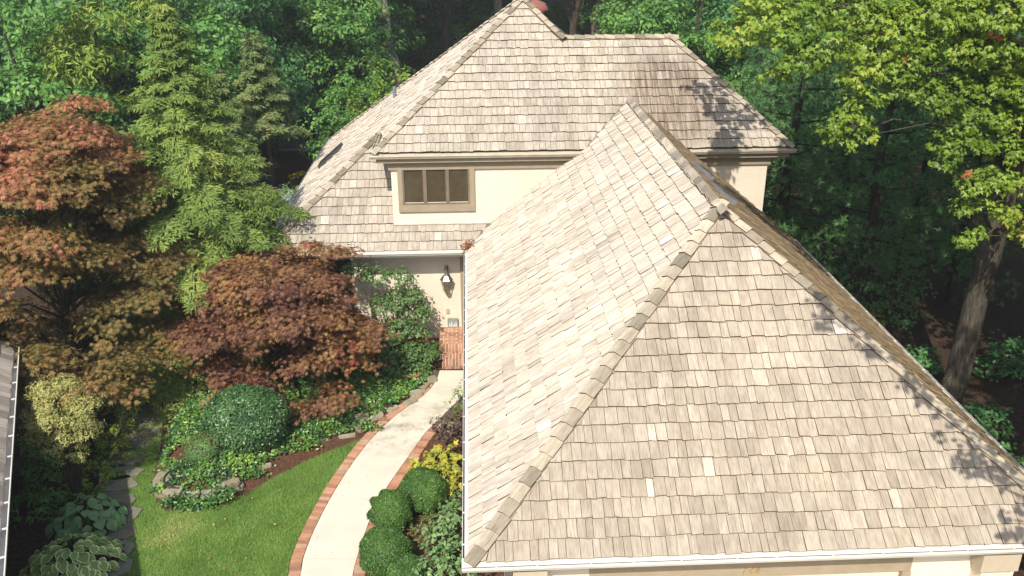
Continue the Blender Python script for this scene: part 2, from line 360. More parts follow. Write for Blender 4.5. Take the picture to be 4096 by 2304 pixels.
def unit(a): return a/(np.linalg.norm(a, axis=-1, keepdims=True)+1e-9)
def leaf_mesh(name, P, N, D, S, T):
    tv, tf = T; n = len(P); k = len(tv)
    P = np.asarray(P, np.float32); N = unit(np.asarray(N, np.float32)); D = np.asarray(D, np.float32)
    D = unit(D-N*(D*N).sum(1, keepdims=True)); X = np.cross(D, N)
    S = np.broadcast_to(np.asarray(S, np.float32).reshape(-1, 1, 1), (n, 1, 1)) if np.ndim(S) else S
    V = P[:, None]+S*(tv[None, :, 0:1]*X[:, None]+tv[None, :, 1:2]*D[:, None]+tv[None, :, 2:3]*N[:, None])
    Fa = np.array(tf, np.int32); FF = (Fa[None]+(np.arange(n, dtype=np.int32)*k)[:, None, None]).reshape(-1)
    me = bpy.data.meshes.new(name); nf = n*len(tf)
    me.vertices.add(n*k); me.vertices.foreach_set('co', V.reshape(-1).astype(np.float32))
    me.loops.add(len(FF)); me.loops.foreach_set('vertex_index', FF)
    me.polygons.add(nf); me.polygons.foreach_set('loop_start', np.arange(nf, dtype=np.int32)*3)
    try: me.polygons.foreach_set('loop_total', np.full(nf, 3, np.int32))
    except Exception: pass
    me.update(calc_edges=True); return me
def rdir(g, n): return unit(g.normal(size=(n, 3)))
def clumps(g, C, R, nsub, nleaf, rs, flat=.75, lift=.35):
    """leaves on sub-clumps scattered over the outer shell of each blob; returns P, outward"""
    Ps = []; Os = []
    for c, r in zip(C, R):
        k = max(3, int(nsub*(r if np.ndim(r) == 0 else max(r))**2)); d = rdir(g, k); d[:, 2] = np.abs(d[:, 2])*1.3-.45; d = unit(d)
        rr = np.array([r, r, r*flat]) if np.ndim(r) == 0 else np.array(r)
        sc_ = c+d*rr*(g.uniform(.55, 1.05, (k, 1)))
        s = np.repeat(np.arange(k), nleaf); q = rdir(g, len(s))*(g.uniform(.2, 1, (len(s), 1))**.6)
        q[:, 2] *= .7
        Ps.append(sc_[s]+q*rs*g.uniform(.7, 1.3, (k, 1))[s]); Os.append(d[s]*.6+q*.7)
    return np.concatenate(Ps), np.concatenate(Os)
def crown(name, g, C, R, nsub, nleaf, rs, size, T, up=.6, droop=.3, flat=.75):
    P, O = clumps(g, C, R, nsub, nleaf, rs, flat)
    n = len(P); N = O+np.array([0, -.12, up])+g.normal(size=(n, 3))*.38
    D = O*.7+g.normal(size=(n, 3))*.7-np.array([0, 0, droop])
    return leaf_mesh(name, P, N, D, g.uniform(.7, 1.25, n)*size, T)
def limb_tree(mb, base, top, r0, r1, targets, g, nseg=9, limb=.35, wob=.12):
    """tapered trunk with limbs bending out to the given crown points"""
    base = np.array(base, float); top = np.array(top, float); n = 7; pts = []; rad = []
    for i in range(n):
        t = i/(n-1); pts.append(base+(top-base)*t+np.array([g.normal()*wob, g.normal()*wob, 0])*math.sin(math.pi*t)*.6)
        rad.append((r0*(1-t)+r1*t)*(1.35 if i == 0 else 1))
    mb.tube(pts, rad, nseg)
    for tg in targets:
        tg = np.array(tg, float); t = float(np.clip((tg[2]-base[2])/(top[2]-base[2]+1e-6)-.28, .12, .97)); x = t*(n-1); i = int(min(n-2, x)); p = pts[i]+(pts[i+1]-pts[i])*(x-i)
        mid = p*.5+tg*.5+np.array([g.normal()*.12, g.normal()*.12, .12*np.linalg.norm(tg-p)])
        r = (r0*(1-t)+r1*t)*limb
        mb.tube([p, p*.6+mid*.4+g.normal(size=3)*.04, mid, mid*.4+tg*.6+g.normal(size=3)*.05, tg], [r, r*.8, r*.55, r*.38, max(.006, r*.15)], 5)

# ------------------------------------------------------------------ the setting
G = np.random.default_rng
def gpx(pts, z): return [tuple(onz(u, v, 0)[:2])+(z,) for u, v in pts]
struct('ground', MB().poly([(-400, -120, 0), (400, -120, 0), (400, 700, 0), (-400, 700, 0)]), 'soil')
struct('road', MB().poly([(-120, 74, .02), (120, 74, .02), (120, 82.5, .02), (-120, 82.5, .02)]), 'asphalt')
struct('driveway', MB().poly([(.6, -60, .012), (7.4, -60, .012), (7.4, .55, .012), (.6, .55, .012)]), 'concrete')
# lawn: bounded by stepping stones, mulch strip and the brick edge
conL = [(-2.92, -3.0), (-2.93, 1.0), (-2.92, 2.2)]+[tuple(onz(u, v)[:2]) for u, v in ((1205, 2304), (1215, 2240), (1262, 2120), (1335, 1980), (1415, 1855), (1485, 1765), (1560, 1690), (1630, 1635), (1700, 1585), (1742, 1535), (1760, 1488))]
conR = [(-2.02, -3.0), (-2.03, 1.0), (-2.02, 2.2)]+[tuple(onz(u, v)[:2]) for u, v in ((1412, 2304), (1428, 2240), (1460, 2140), (1500, 2040), (1562, 1935), (1640, 1825), (1700, 1740), (1750, 1690), (1800, 1640), (1850, 1590), (1935, 1488))]
def resample(pl, step):
    pl = [np.array(p, float) for p in pl]
    # smooth with Catmull-Rom first
    q = []
    for i in range(len(pl)-1):
        p0, p1, p2, p3 = pl[max(i-1, 0)], pl[i], pl[i+1], pl[min(i+2, len(pl)-1)]
        for t in np.linspace(0, 1, 12, endpoint=False):
            q.append(.5*((2*p1)+(-p0+p2)*t+(2*p0-5*p1+4*p2-p3)*t*t+(-p0+3*p1-3*p2+p3)*t**3))
    q.append(pl[-1]); q = np.array(q); d = np.r_[0, np.cumsum(np.linalg.norm(np.diff(q, axis=0), axis=1))]
    n = max(2, int(d[-1]/step)+1); s = np.linspace(0, d[-1], n)
    return np.c_[np.interp(s, d, q[:, 0]), np.interp(s, d, q[:, 1])]
def offset(pl, o):
    t = np.gradient(pl, axis=0); t /= np.linalg.norm(t, axis=1, keepdims=True); return pl+np.c_[-t[:, 1], t[:, 0]]*o
eL = resample(conL, .1); eR = resample(conR, .1); bL = offset(eL, .215); bR = offset(eR, -.215)
mulch_edge = [tuple(onz(u, v)[:2]) for u, v in ((1440, 1765), (1300, 1815), (1200, 1862), (1080, 1925), (980, 1985), (880, 2028), (760, 2050), (665, 2048), (622, 2000), (615, 1900), (640, 1800), (650, 1700))]
tipi = int(np.argmin(np.linalg.norm(bL-np.array(mulch_edge[0]), axis=1)))
lawn_poly = [tuple(p) for p in bL[:tipi]]+mulch_edge+[(-6.6, 8.6), (-7.9, 8.6), (-7.3, 6), (-6.5, 3), (-6.0, 0), (-5.6, -3)]
struct('lawn', MB().poly([(x, y, .016) for x, y in lawn_poly]), 'lawn')
bed_poly = mulch_edge[::-1]+[tuple(p) for p in bL[tipi:]]+[(-.75, 11.9), (-9, 12.2), (-9, 8.5), (-6.4, 8.5)]
struct('mulch_bed', MB().poly([(x, y, .02) for x, y in bed_poly]), 'mulch')
bed2 = [tuple(p) for p in bR]+[(.5, 10), (.5, .3), (-.2, -3)]
struct('shrub_bed', MB().poly([(x, y, .02) for x, y in bed2]), 'mulch')
def inside(x, y, poly):
    poly = np.array(poly); x = np.asarray(x); y = np.asarray(y); r = np.zeros(x.shape, bool); j = len(poly)-1
    for i in range(len(poly)):
        xi, yi = poly[i]; xj, yj = poly[j]
        r ^= ((yi > y) != (yj > y)) & (x < (xj-xi)*(y-yi)/(yj-yi+1e-12)+xi); j = i
    return r
# walkway: mortar bed, concrete slabs with open joints, brick headers on both sides
walk = MB()
for k in range(len(bL)-1):
    a, b = k, k+1; fa = int(a/(len(bL)-1)*(len(bR)-1)); fb = int(b/(len(bL)-1)*(len(bR)-1))
    walk.poly([(*bL[a], .028), (*bR[fa], .028), (*bR[fb], .028), (*bL[b], .028)])
walkway = struct('walkway', walk, 'joint')
cl = resample(conL, .04); cr = resample(conR, .04)
def near(pl, p): return int(np.argmin(np.linalg.norm(pl-np.array(p[:2]), axis=1)))
cuts = [(0, 0)]+[(near(cl, (-2.92, y)), near(cr, (-2.02, y))) for y in (-1.6, -.2, 1.3, 2.25)]
for a, b in (((1211, 2243), (1424, 2243)), ((1346, 1986), (1490, 2012)), ((1495, 1783), (1650, 1815)), ((1650, 1622), (1770, 1665))):
    cuts.append((near(cl, onz(*a)), near(cr, onz(*b))))
cuts.append((len(cl)-1, len(cr)-1))
for (l0, r0), (l1, r1) in zip(cuts[:-1], cuts[1:]):
    n = max(3, (l1-l0)//5); mb = MB(); top = []
    for k in range(n+1):
        t = k/n; i = l0+(l1-l0)*t; j = r0+(r1-r0)*t
        if k == 0: i += .24; j += .24
        if k == n: i -= .24; j -= .24
        pl = np.array([np.interp(i, range(len(cl)), cl[:, c]) for c in (0, 1)]); pr_ = np.array([np.interp(j, range(len(cr)), cr[:, c]) for c in (0, 1)])
        top.append((pl, pr_))
    for k in range(n):
        a, b, c, d = top[k][0], top[k][1], top[k+1][1], top[k+1][0]
        mb.add([(*a, .05), (*b, .05), (*c, .05), (*d, .05), (*a, .02), (*b, .02), (*c, .02), (*d, .02)], [(0, 1, 2, 3), (4, 0, 3, 7), (1, 5, 6, 2)]+([(4, 5, 1, 0)] if k == 0 else [])+([(3, 2, 6, 7)] if k == n-1 else []))
    mb.build('slab', 'concrete', walkway)
rg = random.Random(5)
brick_meshes = []
for k in range(6):
    mb = MB(); l, wd, h = .1, .044, .028
    j = lambda: rg.uniform(-.003, .003)
    mb.add([(-l+j(), -wd+j(), 0), (l+j(), -wd+j(), 0), (l+j(), wd+j(), 0), (-l+j(), wd+j(), 0), (-l+.004, -wd+.004, h+j()), (l-.004, -wd+.004, h+j()), (l-.004, wd-.004, h+j()), (-l+.004, wd-.004, h+j())],
           [(4, 5, 6, 7), (0, 1, 5, 4), (1, 2, 6, 5), (2, 3, 7, 6), (3, 0, 4, 7)])
    me = mb.mesh('brick'); me.materials.append(M['brick']); brick_meshes.append(me)
def edging(edge, sgn, y0, y1):
    pl = resample([tuple(p) for p in edge], .096); mid = offset(pl, sgn*.108); t = np.gradient(pl, axis=0)
    for p, d in zip(mid, t):
        if not (y0 < p[1] < y1): continue
        o = bpy.data.objects.new('brick', rg.choice(brick_meshes)); COL.objects.link(o); o.parent = walkway
        o.location = (p[0]+rg.uniform(-.004, .004), p[1], .026+rg.uniform(-.003, .004)); o.rotation_euler = (rg.uniform(-.02, .02), rg.uniform(-.02, .02), math.atan2(d[1], d[0])-math.pi/2+rg.uniform(-.02, .02))
edging(eL, 1, 1.6, 9.3); edging(eR, -1, 1.6, 7.6)
# stepping stones
sp = struct('stepping_stone_path', MB().poly([(x, y, .008) for x, y in ((-7.9, 9.4), (-6.9, 9.4), (-6.55, 6.5), (-6.2, 4.5), (-5.7, 2), (-6.5, 2), (-7.2, 6))]), 'soil')
g = G(3)
for k, (u, v, wx, wy) in enumerate(((545, 1625, .42, .2), (540, 1655, .42, .2), (556, 1692, .45, .22), (540, 1735, .52, .2), (505, 1780, .5, .24), (490, 1845, .44, .28), (472, 1900, .5, .26), (466, 1945, .38, .26), (460, 2012, .42, .28), (462, 2068, .42, .3), (455, 2140, .36, .3), (440, 2215, .42, .3), (420, 2280, .45, .3), (400, 2380, .45, .3))):
    c = onz(u, v); n = 9; a0 = g.uniform(0, 6); ang = np.sort((np.arange(n)+g.uniform(-.35, .35, n))*2*math.pi/n+a0)
    r = g.uniform(.85, 1.2, n); vs = [(c[0]+wx*r[i]*math.cos(ang[i]), c[1]+wy*r[i]*math.sin(ang[i]), z) for z in (.01, .06) for i in range(n)]
    MB().add(vs, [list(range(n, 2*n))]+[(i, (i+1) % n, n+(i+1) % n, n+i) for i in range(n)]).build('stone', 'flag', sp)

# ------------------------------------------------------------------ the house
W, D1, YQ, XL, YB, SL, ZT, Y2, S2, Z2, XR, Z3, YW, ZP, YP = 8., 11.2507, 12.7225, -4.9314, 22.6029, .8475, 5.4726, 11.6381, .8921, 2.3237, 7.7852, 4.5776, 11.82, 3.2838, 4.2327
XT = XL+ZT/SL; YT = Y2+(ZT-Z2)/S2; ZB = (YW-D1)*S2; SG = ZP/(W/2)
XWL = -1.83                                      # left end of the upper wall
house = thing('house', 'cream stucco house with cedar shingle hip roofs and white gutters', 'house', (4, 6, 0))
EXP = .2552
def far_y(z):      # where garage slopes die into lower roof, wall and upper roof
    if z < ZB: return D1+z/S2
    if z < Z2+.02: return YW
    return Y2+(z-Z2)/S2
planes = {
 # name: origin on eave, u dir, up-slope horizontal dir, slope, zmin, zmax, ulo(z), uhi(z)
 'GF': ((0, 0, 0), (1, 0, 0), (0, 1, 0), ZP/YP, 0, ZP, lambda z: z/SG, lambda z: W-z/SG),
 'GL': ((0, 0, 0), (0, 1, 0), (1, 0, 0), SG, 0, ZP, lambda z: z*YP/ZP, far_y),
 'GR': ((W, 0, 0), (0, 1, 0), (-1, 0, 0), SG, 0, ZP, lambda z: z*YP/ZP, lambda z: far_y(max(z, ZB))),
 'L': ((XL, 0, 0), (0, 1, 0), (1, 0, 0), SL, 0, ZT, lambda z: (D1+z/S2) if z < Z2 else Y2+(z-Z2)/S2, lambda z: YB+(YT-YB)*z/ZT),
 'F1': ((0, D1, 0), (1, 0, 0), (0, 1, 0), S2, 0, Z2+.3, lambda z: XL+z/SL, lambda z: z/SG if z < ZB else XWL),
 'F2': ((0, Y2, Z2), (1, 0, 0), (0, 1, 0), S2, Z2, ZT, lambda z: XL+z/SL, lambda z: XR-(z-Z2)/S2 if z < Z3 else XT+(ZT-z)/SL),
 'E': ((XR, Y2, Z2), (0, 1, 0), (-1, 0, 0), S2, Z2, Z3, lambda z: (z-Z2)/S2, lambda z: 2*(Z3-Z2)/S2-(z-Z2)/S2),
}
rr = random.Random(11)
# decks
deck = MB()
yR = Y2+(Z3-Z2)/S2; xr1 = XT+(ZT-Z3)/SL; xr2 = XR-(Z3-Z2)/S2; dz = H-.012
def dk(*p): deck.poly([(x, y, z+dz) for x, y, z in p])
dk((0, 0, 0), (W, 0, 0), (W/2, YP, ZP))
dk((0, D1, 0), (0, 0, 0), (W/2, YP, ZP), (W/2, YQ, ZP), (Z2/SG, Y2, Z2), (Z2/SG, YW, Z2), (ZB/SG, YW, ZB))
dk((W, 0, 0), (W, YW, 0), (W/2+.9, YW, ZP-.9*SG), (W/2, YQ, ZP), (W/2, YP, ZP))
dk((XL, D1, 0), (XL+Z2/SL, D1+Z2/S2, Z2), (XL+Z2/SL, Y2, Z2), (XT, YT, ZT), (XL, YB, 0))
dk((XL, D1, 0), (0, D1, 0), (ZB/SG, YW, ZB), (XWL, YW, ZB), (XWL, D1+(Z2+.2)/S2, Z2+.2), (XL+(Z2+.2)/SL, D1+(Z2+.2)/S2, Z2+.2))
dk((XL+Z2/SL, Y2, Z2), (XR, Y2, Z2), (xr2, yR, Z3), (xr1, yR, Z3), (XT, YT, ZT))
y4 = 2*yR-Y2
dk((XR, Y2, Z2), (XR, y4, Z2), (xr2, yR, Z3)); dk((XR, y4, Z2), (xr1-1, y4, Z2), (xr1-1, yR, Z3), (xr2, yR, Z3))
xRr = 2*XT-XL-Z2/SL
dk((xr1, yR, Z3), (xRr, y4, Z2), (xRr, YB-Z2, Z2), (XT, YT, ZT)); dk((XL, YB, 0), (XT, YT, ZT), (xRr, YB-Z2, Z2), (xRr+1, YB, 0))
roof = deck.build('roof', 'deck', house)
# shingles: every one a tapered board; the 300 that show largest are parts, the rest one joined part
S_all = []
for key, (o, ud, hd, s, z0, z1, lo, hi) in planes.items():
    o = np.array(o, float); ud = np.array(ud, float); hd = np.array(hd, float)
    ln = math.sqrt(1+1/(s*s)); up = hd/(s*ln)+np.array([0, 0, 1/ln])       # unit vector up the slope (per metre)
    nr = np.cross(ud, up); nr = nr if nr[2] > 0 else -nr
    rows = int((z1-z0)*ln/EXP)+1; e = (z1-z0)*ln/rows if rows else EXP
    for r in range(rows):
        va = r*EXP-.012; L = EXP*1.55; zr = lambda v: z0+max(0, v)/ln
        lo, hi = planes[key][6], planes[key][7]; vcap = (z1-z0)*ln; zv = zr(va)
        if key == 'F1' and zv < ZB-.05: hi = lambda z: z/SG; vcap = ZB*ln+.02
        elif key == 'F1': hi = lambda z: XWL
        if key == 'F2' and zv < Z3-.06: hi = lambda z: XR-(z-Z2)/S2; vcap = (Z3-Z2)*ln+.01
        elif key == 'F2': hi = lambda z: XT+(ZT-z)/SL
        if key == 'L' and zv < Z2-.05: lo = lambda z: D1+z/S2
        a, b = lo(zr(va)), hi(zr(va)); a2, b2 = lo(min(z1, zr(va+L))), hi(min(z1, zr(va+L)))
        umin, umax = min(a, a2), max(b, b2); u = umin-rr.uniform(0, .1)
        if r*EXP > (z1-z0)*ln-.05: continue
        while u < umax:
            wd = rr.choice((.105, .125, .14, .15, .165, .18, .2, .225))*rr.uniform(.9, 1.1)
            c0 = u+.0025; c1 = u+wd-.0035; u += wd
            jb = rr.uniform(-.012, .009); sk = rr.uniform(-.007, .007); tb = .052+rr.uniform(-.006, .011); tw = rr.uniform(-.003, .004)
            vb0, vb1, vt = va+jb+sk, va+jb-sk, min(va+L, vcap if not (key == 'F2' and c1 < xr1-.15) else (z1-z0)*ln)
            def clampu(uu, v): zz = zr(v); return min(max(uu, lo(zz)), hi(zz))
            q = [(clampu(c0, vb0), vb0), (clampu(c1, vb1), vb1), (clampu(c1, vt), vt), (clampu(c0, vt), vt)]
            if q[1][0]-q[0][0] < .012 and q[2][0]-q[3][0] < .012: continue
            hs = [tb+tw, tb-tw, .006, .006]; lw = [.012, .012, -.012, -.012]
            def P3(uu, v, h): return o+ud*(uu-(0 if True else 0))+up*v+nr*h+np.array([0, 0, H])-ud*0
            # o's own u coordinate is zero along ud except where the plane starts elsewhere
            vs = [P3(uu, v, h) for (uu, v), h in zip(q, hs)]+[P3(uu, v, h) for (uu, v), h in zip(q, lw)]
            uvs = [(uu, v) for uu, v in q]*2
            fs = [(0, 1, 2, 3), (0, 4, 5, 1), (1, 5, 6, 2), (3, 7, 4, 0)]
            if np.linalg.det(np.array([ud, up, nr])) < 0: fs = [f[::-1] for f in fs]
            S_all.append((key, vs, fs, uvs))
def sarea(it):
    key, vs, fs, uvs = it
    if key != 'GF' and not (key == 'GL' and vs[0][1] < 1.2): return 0
    p = [px(v) for v in vs[:4]]
    if not all(-60 < a < 4150 and -50 < b < 2320 for a, b in p): return 0
    return abs(sum(p[i][0]*p[(i+1) % 4][1]-p[(i+1) % 4][0]*p[i][1] for i in range(4)))
order = sorted(range(len(S_all)), key=lambda i: -sarea(S_all[i])); big = set(order[:300])
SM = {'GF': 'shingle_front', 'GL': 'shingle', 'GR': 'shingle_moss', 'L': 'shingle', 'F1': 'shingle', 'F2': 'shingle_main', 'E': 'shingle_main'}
rest = MB(); fm = []
names = ['shingle', 'shingle_moss', 'shingle_main', 'shingle_front', 'endgrain']
for i, (key, vs, fs, uvs) in enumerate(S_all):
    if i in big:
        o = MB().add(vs, fs, uvs).build('shingle', SM[key], roof); o.data.materials.append(M['endgrain'])
        o.data.polygons.foreach_set('material_index', [0, 1, 1, 1])
    else: rest.add(vs, fs, uvs); fm += [names.index(SM[key])]+[4]*(len(fs)-1)
me = rest.mesh('shingle_courses')
for n_ in names: me.materials.append(M[n_])
me.polygons.foreach_set('material_index', fm)
link('shingle_courses', me, None, roof, kind='stuff')
# ridge and hip caps
def caps(p0, p1, n0, n1, mat, wd=.125, jit=.012, e=.2552, upto=None):
    """overlapping V boards from the low end p0 to the high end p1; n0, n1 lie in the two roof slopes, pointing down them"""
    p0 = np.array(p0, float)+[0, 0, H]; p1 = np.array(p1, float)+[0, 0, H]; L = np.linalg.norm(p1-p0); d = (p1-p0)/L
    a = np.array(n0, float); a -= d*(a @ d); a /= np.linalg.norm(a); b = np.array(n1, float); b -= d*(b @ d); b /= np.linalg.norm(b)
    up = -(a+b); up /= np.linalg.norm(up)+1e-9
    if up[2] < 0: up = -up
    k = 0
    while k*e < L-.05:
        s0 = k*e-.06+rr.uniform(-.015, .015); s1 = s0+e*1.5; w0 = wd+rr.uniform(-.012, .012); t0, t1 = .066+rr.uniform(0, jit), .036; th = .018
        vs = []
        for s_, t_ in ((s0, t0), (min(s1, L+.12), t1)):
            c = p0+d*s_+up*t_
            for tt in (0, th): vs += [c+a*w0+up*tt, c+up*tt, c+b*w0+up*tt]
        uvs = [(.0, s0), (.12, s0), (.24, s0)]*2+[(.0, s1), (.12, s1), (.24, s1)]*2
        fs = [(3, 4, 10, 9), (4, 5, 11, 10), (0, 1, 4, 3), (1, 2, 5, 4), (0, 3, 9, 6), (5, 2, 8, 11), (1, 0, 6, 7), (2, 1, 7, 8)]
        o = MB().add(vs, fs, uvs).build('ridge_cap', mat if rr.random() < .8 else 'cap', roof); o.data.materials.append(M['endgrain']); o.data.polygons.foreach_set('material_index', [0, 0, 1, 1, 1, 1, 1, 1]); k += 1
P = np.array([W/2, YP, ZP])
gfD = np.array([0, -1, -ZP/YP]); glD = np.array([-1, 0, -SG]); grD = np.array([1, 0, -SG]); lD = np.array([-1, 0, -SL]); f2D = np.array([0, -1, -S2])
caps((0, 0, 0), P, glD, gfD, 'cap'); caps((W, 0, 0), P, gfD, grD, 'cap')
caps((W/2, YQ, ZP), (W/2, YP-.25, ZP), grD, glD, 'cap_grey', jit=.02)
caps((XL, D1, 0), (XL+(Z2+.12)/SL, D1+(Z2+.12)/S2, Z2+.12), lD, f2D, 'cap')
caps((XL+Z2/SL, Y2, Z2), (XT, YT, ZT), lD, f2D, 'cap_grey' if False else 'cap')
caps((xr1-.1, yR-.1, Z3), (XT, YT, ZT), f2D, (1, 0, -SL), 'cap')
caps((xr1, yR, Z3), (xr2+.12, yR, Z3), f2D, (0, 1, -S2), 'cap'); caps((XR, Y2, Z2), (xr2, yR, Z3), f2D, (1, 0, -S2), 'cap')
caps((XL, YB, 0), (XT, YT, ZT), (0, 1, -.74), lD, 'cap')
# valley metal strips
def strip(pts, wv, mat='flash', name='valley_flashing'):
    mb = MB(); pts = [np.array(p, float)+[0, 0, H] for p in pts]; wv = np.array(wv, float)
    for p, q in zip(pts[:-1], pts[1:]):
        mb.add([p-wv, p+wv, q+wv, q-wv, p-wv-[0, 0, .02], p+wv-[0, 0, .02], q+wv-[0, 0, .02], q-wv-[0, 0, .02]], [(0, 1, 2, 3), (4, 0, 3, 7), (1, 5, 6, 2), (4, 5, 1, 0)])
    return mb.build(name, mat, roof)
strip([(0, D1-.02, .06), (ZB/SG, YW-.02, ZB+.06)], (-.07, .05, .0)); strip([(Z2/SG-.02, Y2-.02, Z2+.05), (W/2-.03, YQ, ZP+.05)], (-.05, .045, 0))
strip([(W-Z2/SG+.02, Y2-.02, Z2+.05), (W/2+.03, YQ, ZP+.05)], (.05, .045, 0)); strip([(Z2/SG-.1, YW-.045, Z2-.08), (ZB/SG, YW-.045, ZB+.03)], (0, .035, .01), 'shingle', 'step_flashing')
strip([(XWL, YW-.05, ZB+.03), (ZB/SG, YW-.05, ZB+.03)], (0, .03, .026), 'pale_flash', 'step_flashing')

# walls
def wall(name, a, b, mat='stucco'): return MB().box(a, b).build(name, mat, house)
wall('wall', (-3.3, YW, 0), (.5, YW+.2, H+ZB))                              # porch wall
wall('wall', (XWL, YW, H+.15), (7.3, YW+.2, H+Z2-.16))                      # upper wall
wall('wall', (XWL+.002, YW+.2, H+.3), (XWL+.2, YW+2.2, H+Z2-.16))
wall('wall', (7.1, YW+.202, 0), (7.302, 15.6, H+Z2-.16)); wall('wall', (7.0, YW-.002, 0), (7.3, YW+.2, H+.15))
wall('wall', (.5, .46, 0), (.7, YW, H-.16))                                 # garage left
wall('wall', (7.3, .46, 0), (7.5, YW-.01, H-.16))
wall('wall', (XL+.6, YW+.21, 0), (XL+.8, YB-.8, H-.16)); wall('wall', (XL+.6, YW+.02, 0), (-3.31, YW+.2, H-.16)); wall('wall', (XL+.8, YB-1, 0), (6.9, YB-.8, H+.2))
# garage front: two stucco stretches either side of the door, header board with the number, piers with capitals
GY = .25
def gx(u, v, y): return ony(u, v, y)[0]
xd0, xd1 = gx(2375, 2296, GY), gx(3630, 2250, GY)
MB().box((.52, GY, 0), (xd0-.06, GY+.2, H-.16)).build('wall', 'stucco', house); MB().box((xd1+.06, GY, 0), (7.3, GY+.2, H-.16)).build('wall', 'stucco', house)
MB().box((xd0-.06, GY-.012, H-.60), (xd1+.06, GY+.19, H-.165)).build('door_header', 'taupe', house)
for x in (xd0-.06, xd1-.06): MB().box((x, GY-.03, 0), (x+.12, GY+.15, H-.605)).build('door_jamb', 'taupe', house)
gd = MB().box((xd0+.062, GY+.05, 0), (xd1-.062, GY+.09, H-.61)).build('garage_door', 'garage_door', house)
npn = 8; pw = (xd1-xd0-.12)/npn
for r in range(4):
    for c in range(npn):
        x0 = xd0+.06+c*pw+.05; z0 = .05+r*.50
        m_ = MB(); fr = .03
        m_.box((x0, GY+.035, z0), (x0+pw-.1, GY+.05, z0+.38)); m_.build('door_panel', 'garage_door', gd)
for (u0, u1, v) in ((2052, 2190, 2285), (3935, 4085, 2235)):
    x0, x1 = gx(u0, v, -.02), gx(u1, v, -.02)
    p_ = MB().box((x0+.05, .03, 0), (x1-.05, GY-.001, H-.45)).build('pier', 'stucco', house)
    MB().box((x0, -.02, H-.445), (x1, GY-.001, H-.175)).build('capital', 'taupe_light', p_)
# number
cu = bpy.data.curves.new('number', 'FONT'); cu.body = '146'; cu.size = .13; cu.extrude = .006; cu.shear = .25; cu.space_character = 1.35
to = bpy.data.objects.new('number_tmp', cu); COL.objects.link(to); bpy.context.view_layer.update()
me = bpy.data.meshes.new_from_object(to.evaluated_get(bpy.context.evaluated_depsgraph_get())); bpy.data.objects.remove(to)
o = link('house_number', me, 'gold', house, local=True); nx = gx(2998, 2252, GY)
o.rotation_euler = (math.pi/2, 0, 0); o.location = (nx-4-.1, GY-.022-6, H-.545)
# soffits, fascias, friezes
sf = MB()
sf.box((.02, .03, H-.16), (W-.02, GY, H-.145)); sf.box((.02, GY+.001, H-.16), (.52, D1+.3, H-.145)); sf.box((7.3, GY+.001, H-.16), (W-.02, YW-.02, H-.145))
sf.box((XL+.02, D1+.02, H-.16), (.019, YW, H-.145)); sf.box((XL+Z2/SL+.05, Y2+.02, H+Z2-.16), (XR-.03, YW+.0, H+Z2-.145)); sf.box((7.303, YW+.002, H+Z2-.16), (XR-.03, 15.6, H+Z2-.145))
sf.build('soffit', 'soffit', house)
MB().box((.0, .0, H-.17), (W, .022, H-.02)).build('fascia', 'white', house); MB().box((.0, .024, H-.17), (.022, D1-.01, H-.02)).build('fascia', 'white', house)
MB().box((W-.022, .024, H-.17), (W, YW, H-.02)).build('fascia', 'white', house); MB().box((XL, D1, H-.17), (-.001, D1+.022, H-.02)).build('fascia', 'white', house)
MB().box((XL, D1+.024, H-.17), (XL+.022, YB, H-.02)).build('fascia', 'white', house)
xe = XL+Z2/SL
MB().box((xe+.04, Y2-.0, H+Z2-.25), (XR-.05, Y2+.025, H+Z2-.02)).build('fascia', 'taupe', house); MB().box((XR-.075, Y2+.027, H+Z2-.25), (XR-.05, y4, H+Z2-.02)).build('fascia', 'taupe', house)
MB().box((XWL-.06, YW-.05, H+Z2-.46), (7.36, YW-.003, H+Z2-.165)).build('frieze_board', 'taupe', house)
MB().box((-3.3, YW-.03, H-.36), (.49, YW-.003, H-.165)).build('frieze_board', 'taupe', house)
# gutters
def gutter(p0, p1, outd, mat='white', guard=True, name='gutter'):
    p0 = np.array(p0, float)+[0, 0, H]; p1 = np.array(p1, float)+[0, 0, H]; q = MB(); d = (p1-p0)/np.linalg.norm(p1-p0); outd = np.array(outd, float)
    q.extrude([(0, 0), (0, -.10), (.085, -.10), (.105, -.06), (.125, -.04), (.125, 0), (.117, 0), (.117, -.036), (.097, -.055), (.08, -.093), (.006, -.093), (.006, 0)], p0, p1, outd)
    go = q.build(name, mat, house)
    if guard:
        MB().extrude([(-.05, .018), (.094, -.004), (.094, -.010), (-.05, .01)], p0, p1, outd).build('gutter_guard', mat, go)
        MB().extrude([(.01, -.05), (.11, -.04), (.11, -.045), (.01, -.055)], p0, p1, outd).build('gutter_painted_shade', 'dark', go)  # dark sheet in the trough, paints the shade seen through the guard slot
        L = np.linalg.norm(p1-p0)
        for k in range(int(L/.62)):
            c = p0+d*(.35+k*.62+rr.uniform(-.08, .08)); MB().extrude([(.093, -.001), (.124, -.001), (.124, -.008), (.093, -.008)], c, c+d*.025, outd).build('gutter_clip', mat, go)
    else:
        MB().extrude([(.007, -.05), (.112, -.04), (.112, -.045), (.007, -.055)], p0, p1, outd).build('gutter_silt', 'algae', go)
        L = np.linalg.norm(p1-p0)
        for k in range(int(L/.75)):
            c = p0+d*(.3+k*.75); MB().extrude([(.007, -.003), (.121, -.003), (.121, -.01), (.007, -.01)], c, c+d*.02, outd).build('gutter_clip', 'tan', go)
    return go
gutter((-.13, -.001, .004), (W+.13, -.001, .004), (0, -1, 0)); gutter((-.001, -.0, .004), (-.001, D1-.02, .004), (-1, 0, 0)); gutter((W+.001, 0, .004), (W+.001, YW-.3, .004), (1, 0, 0))
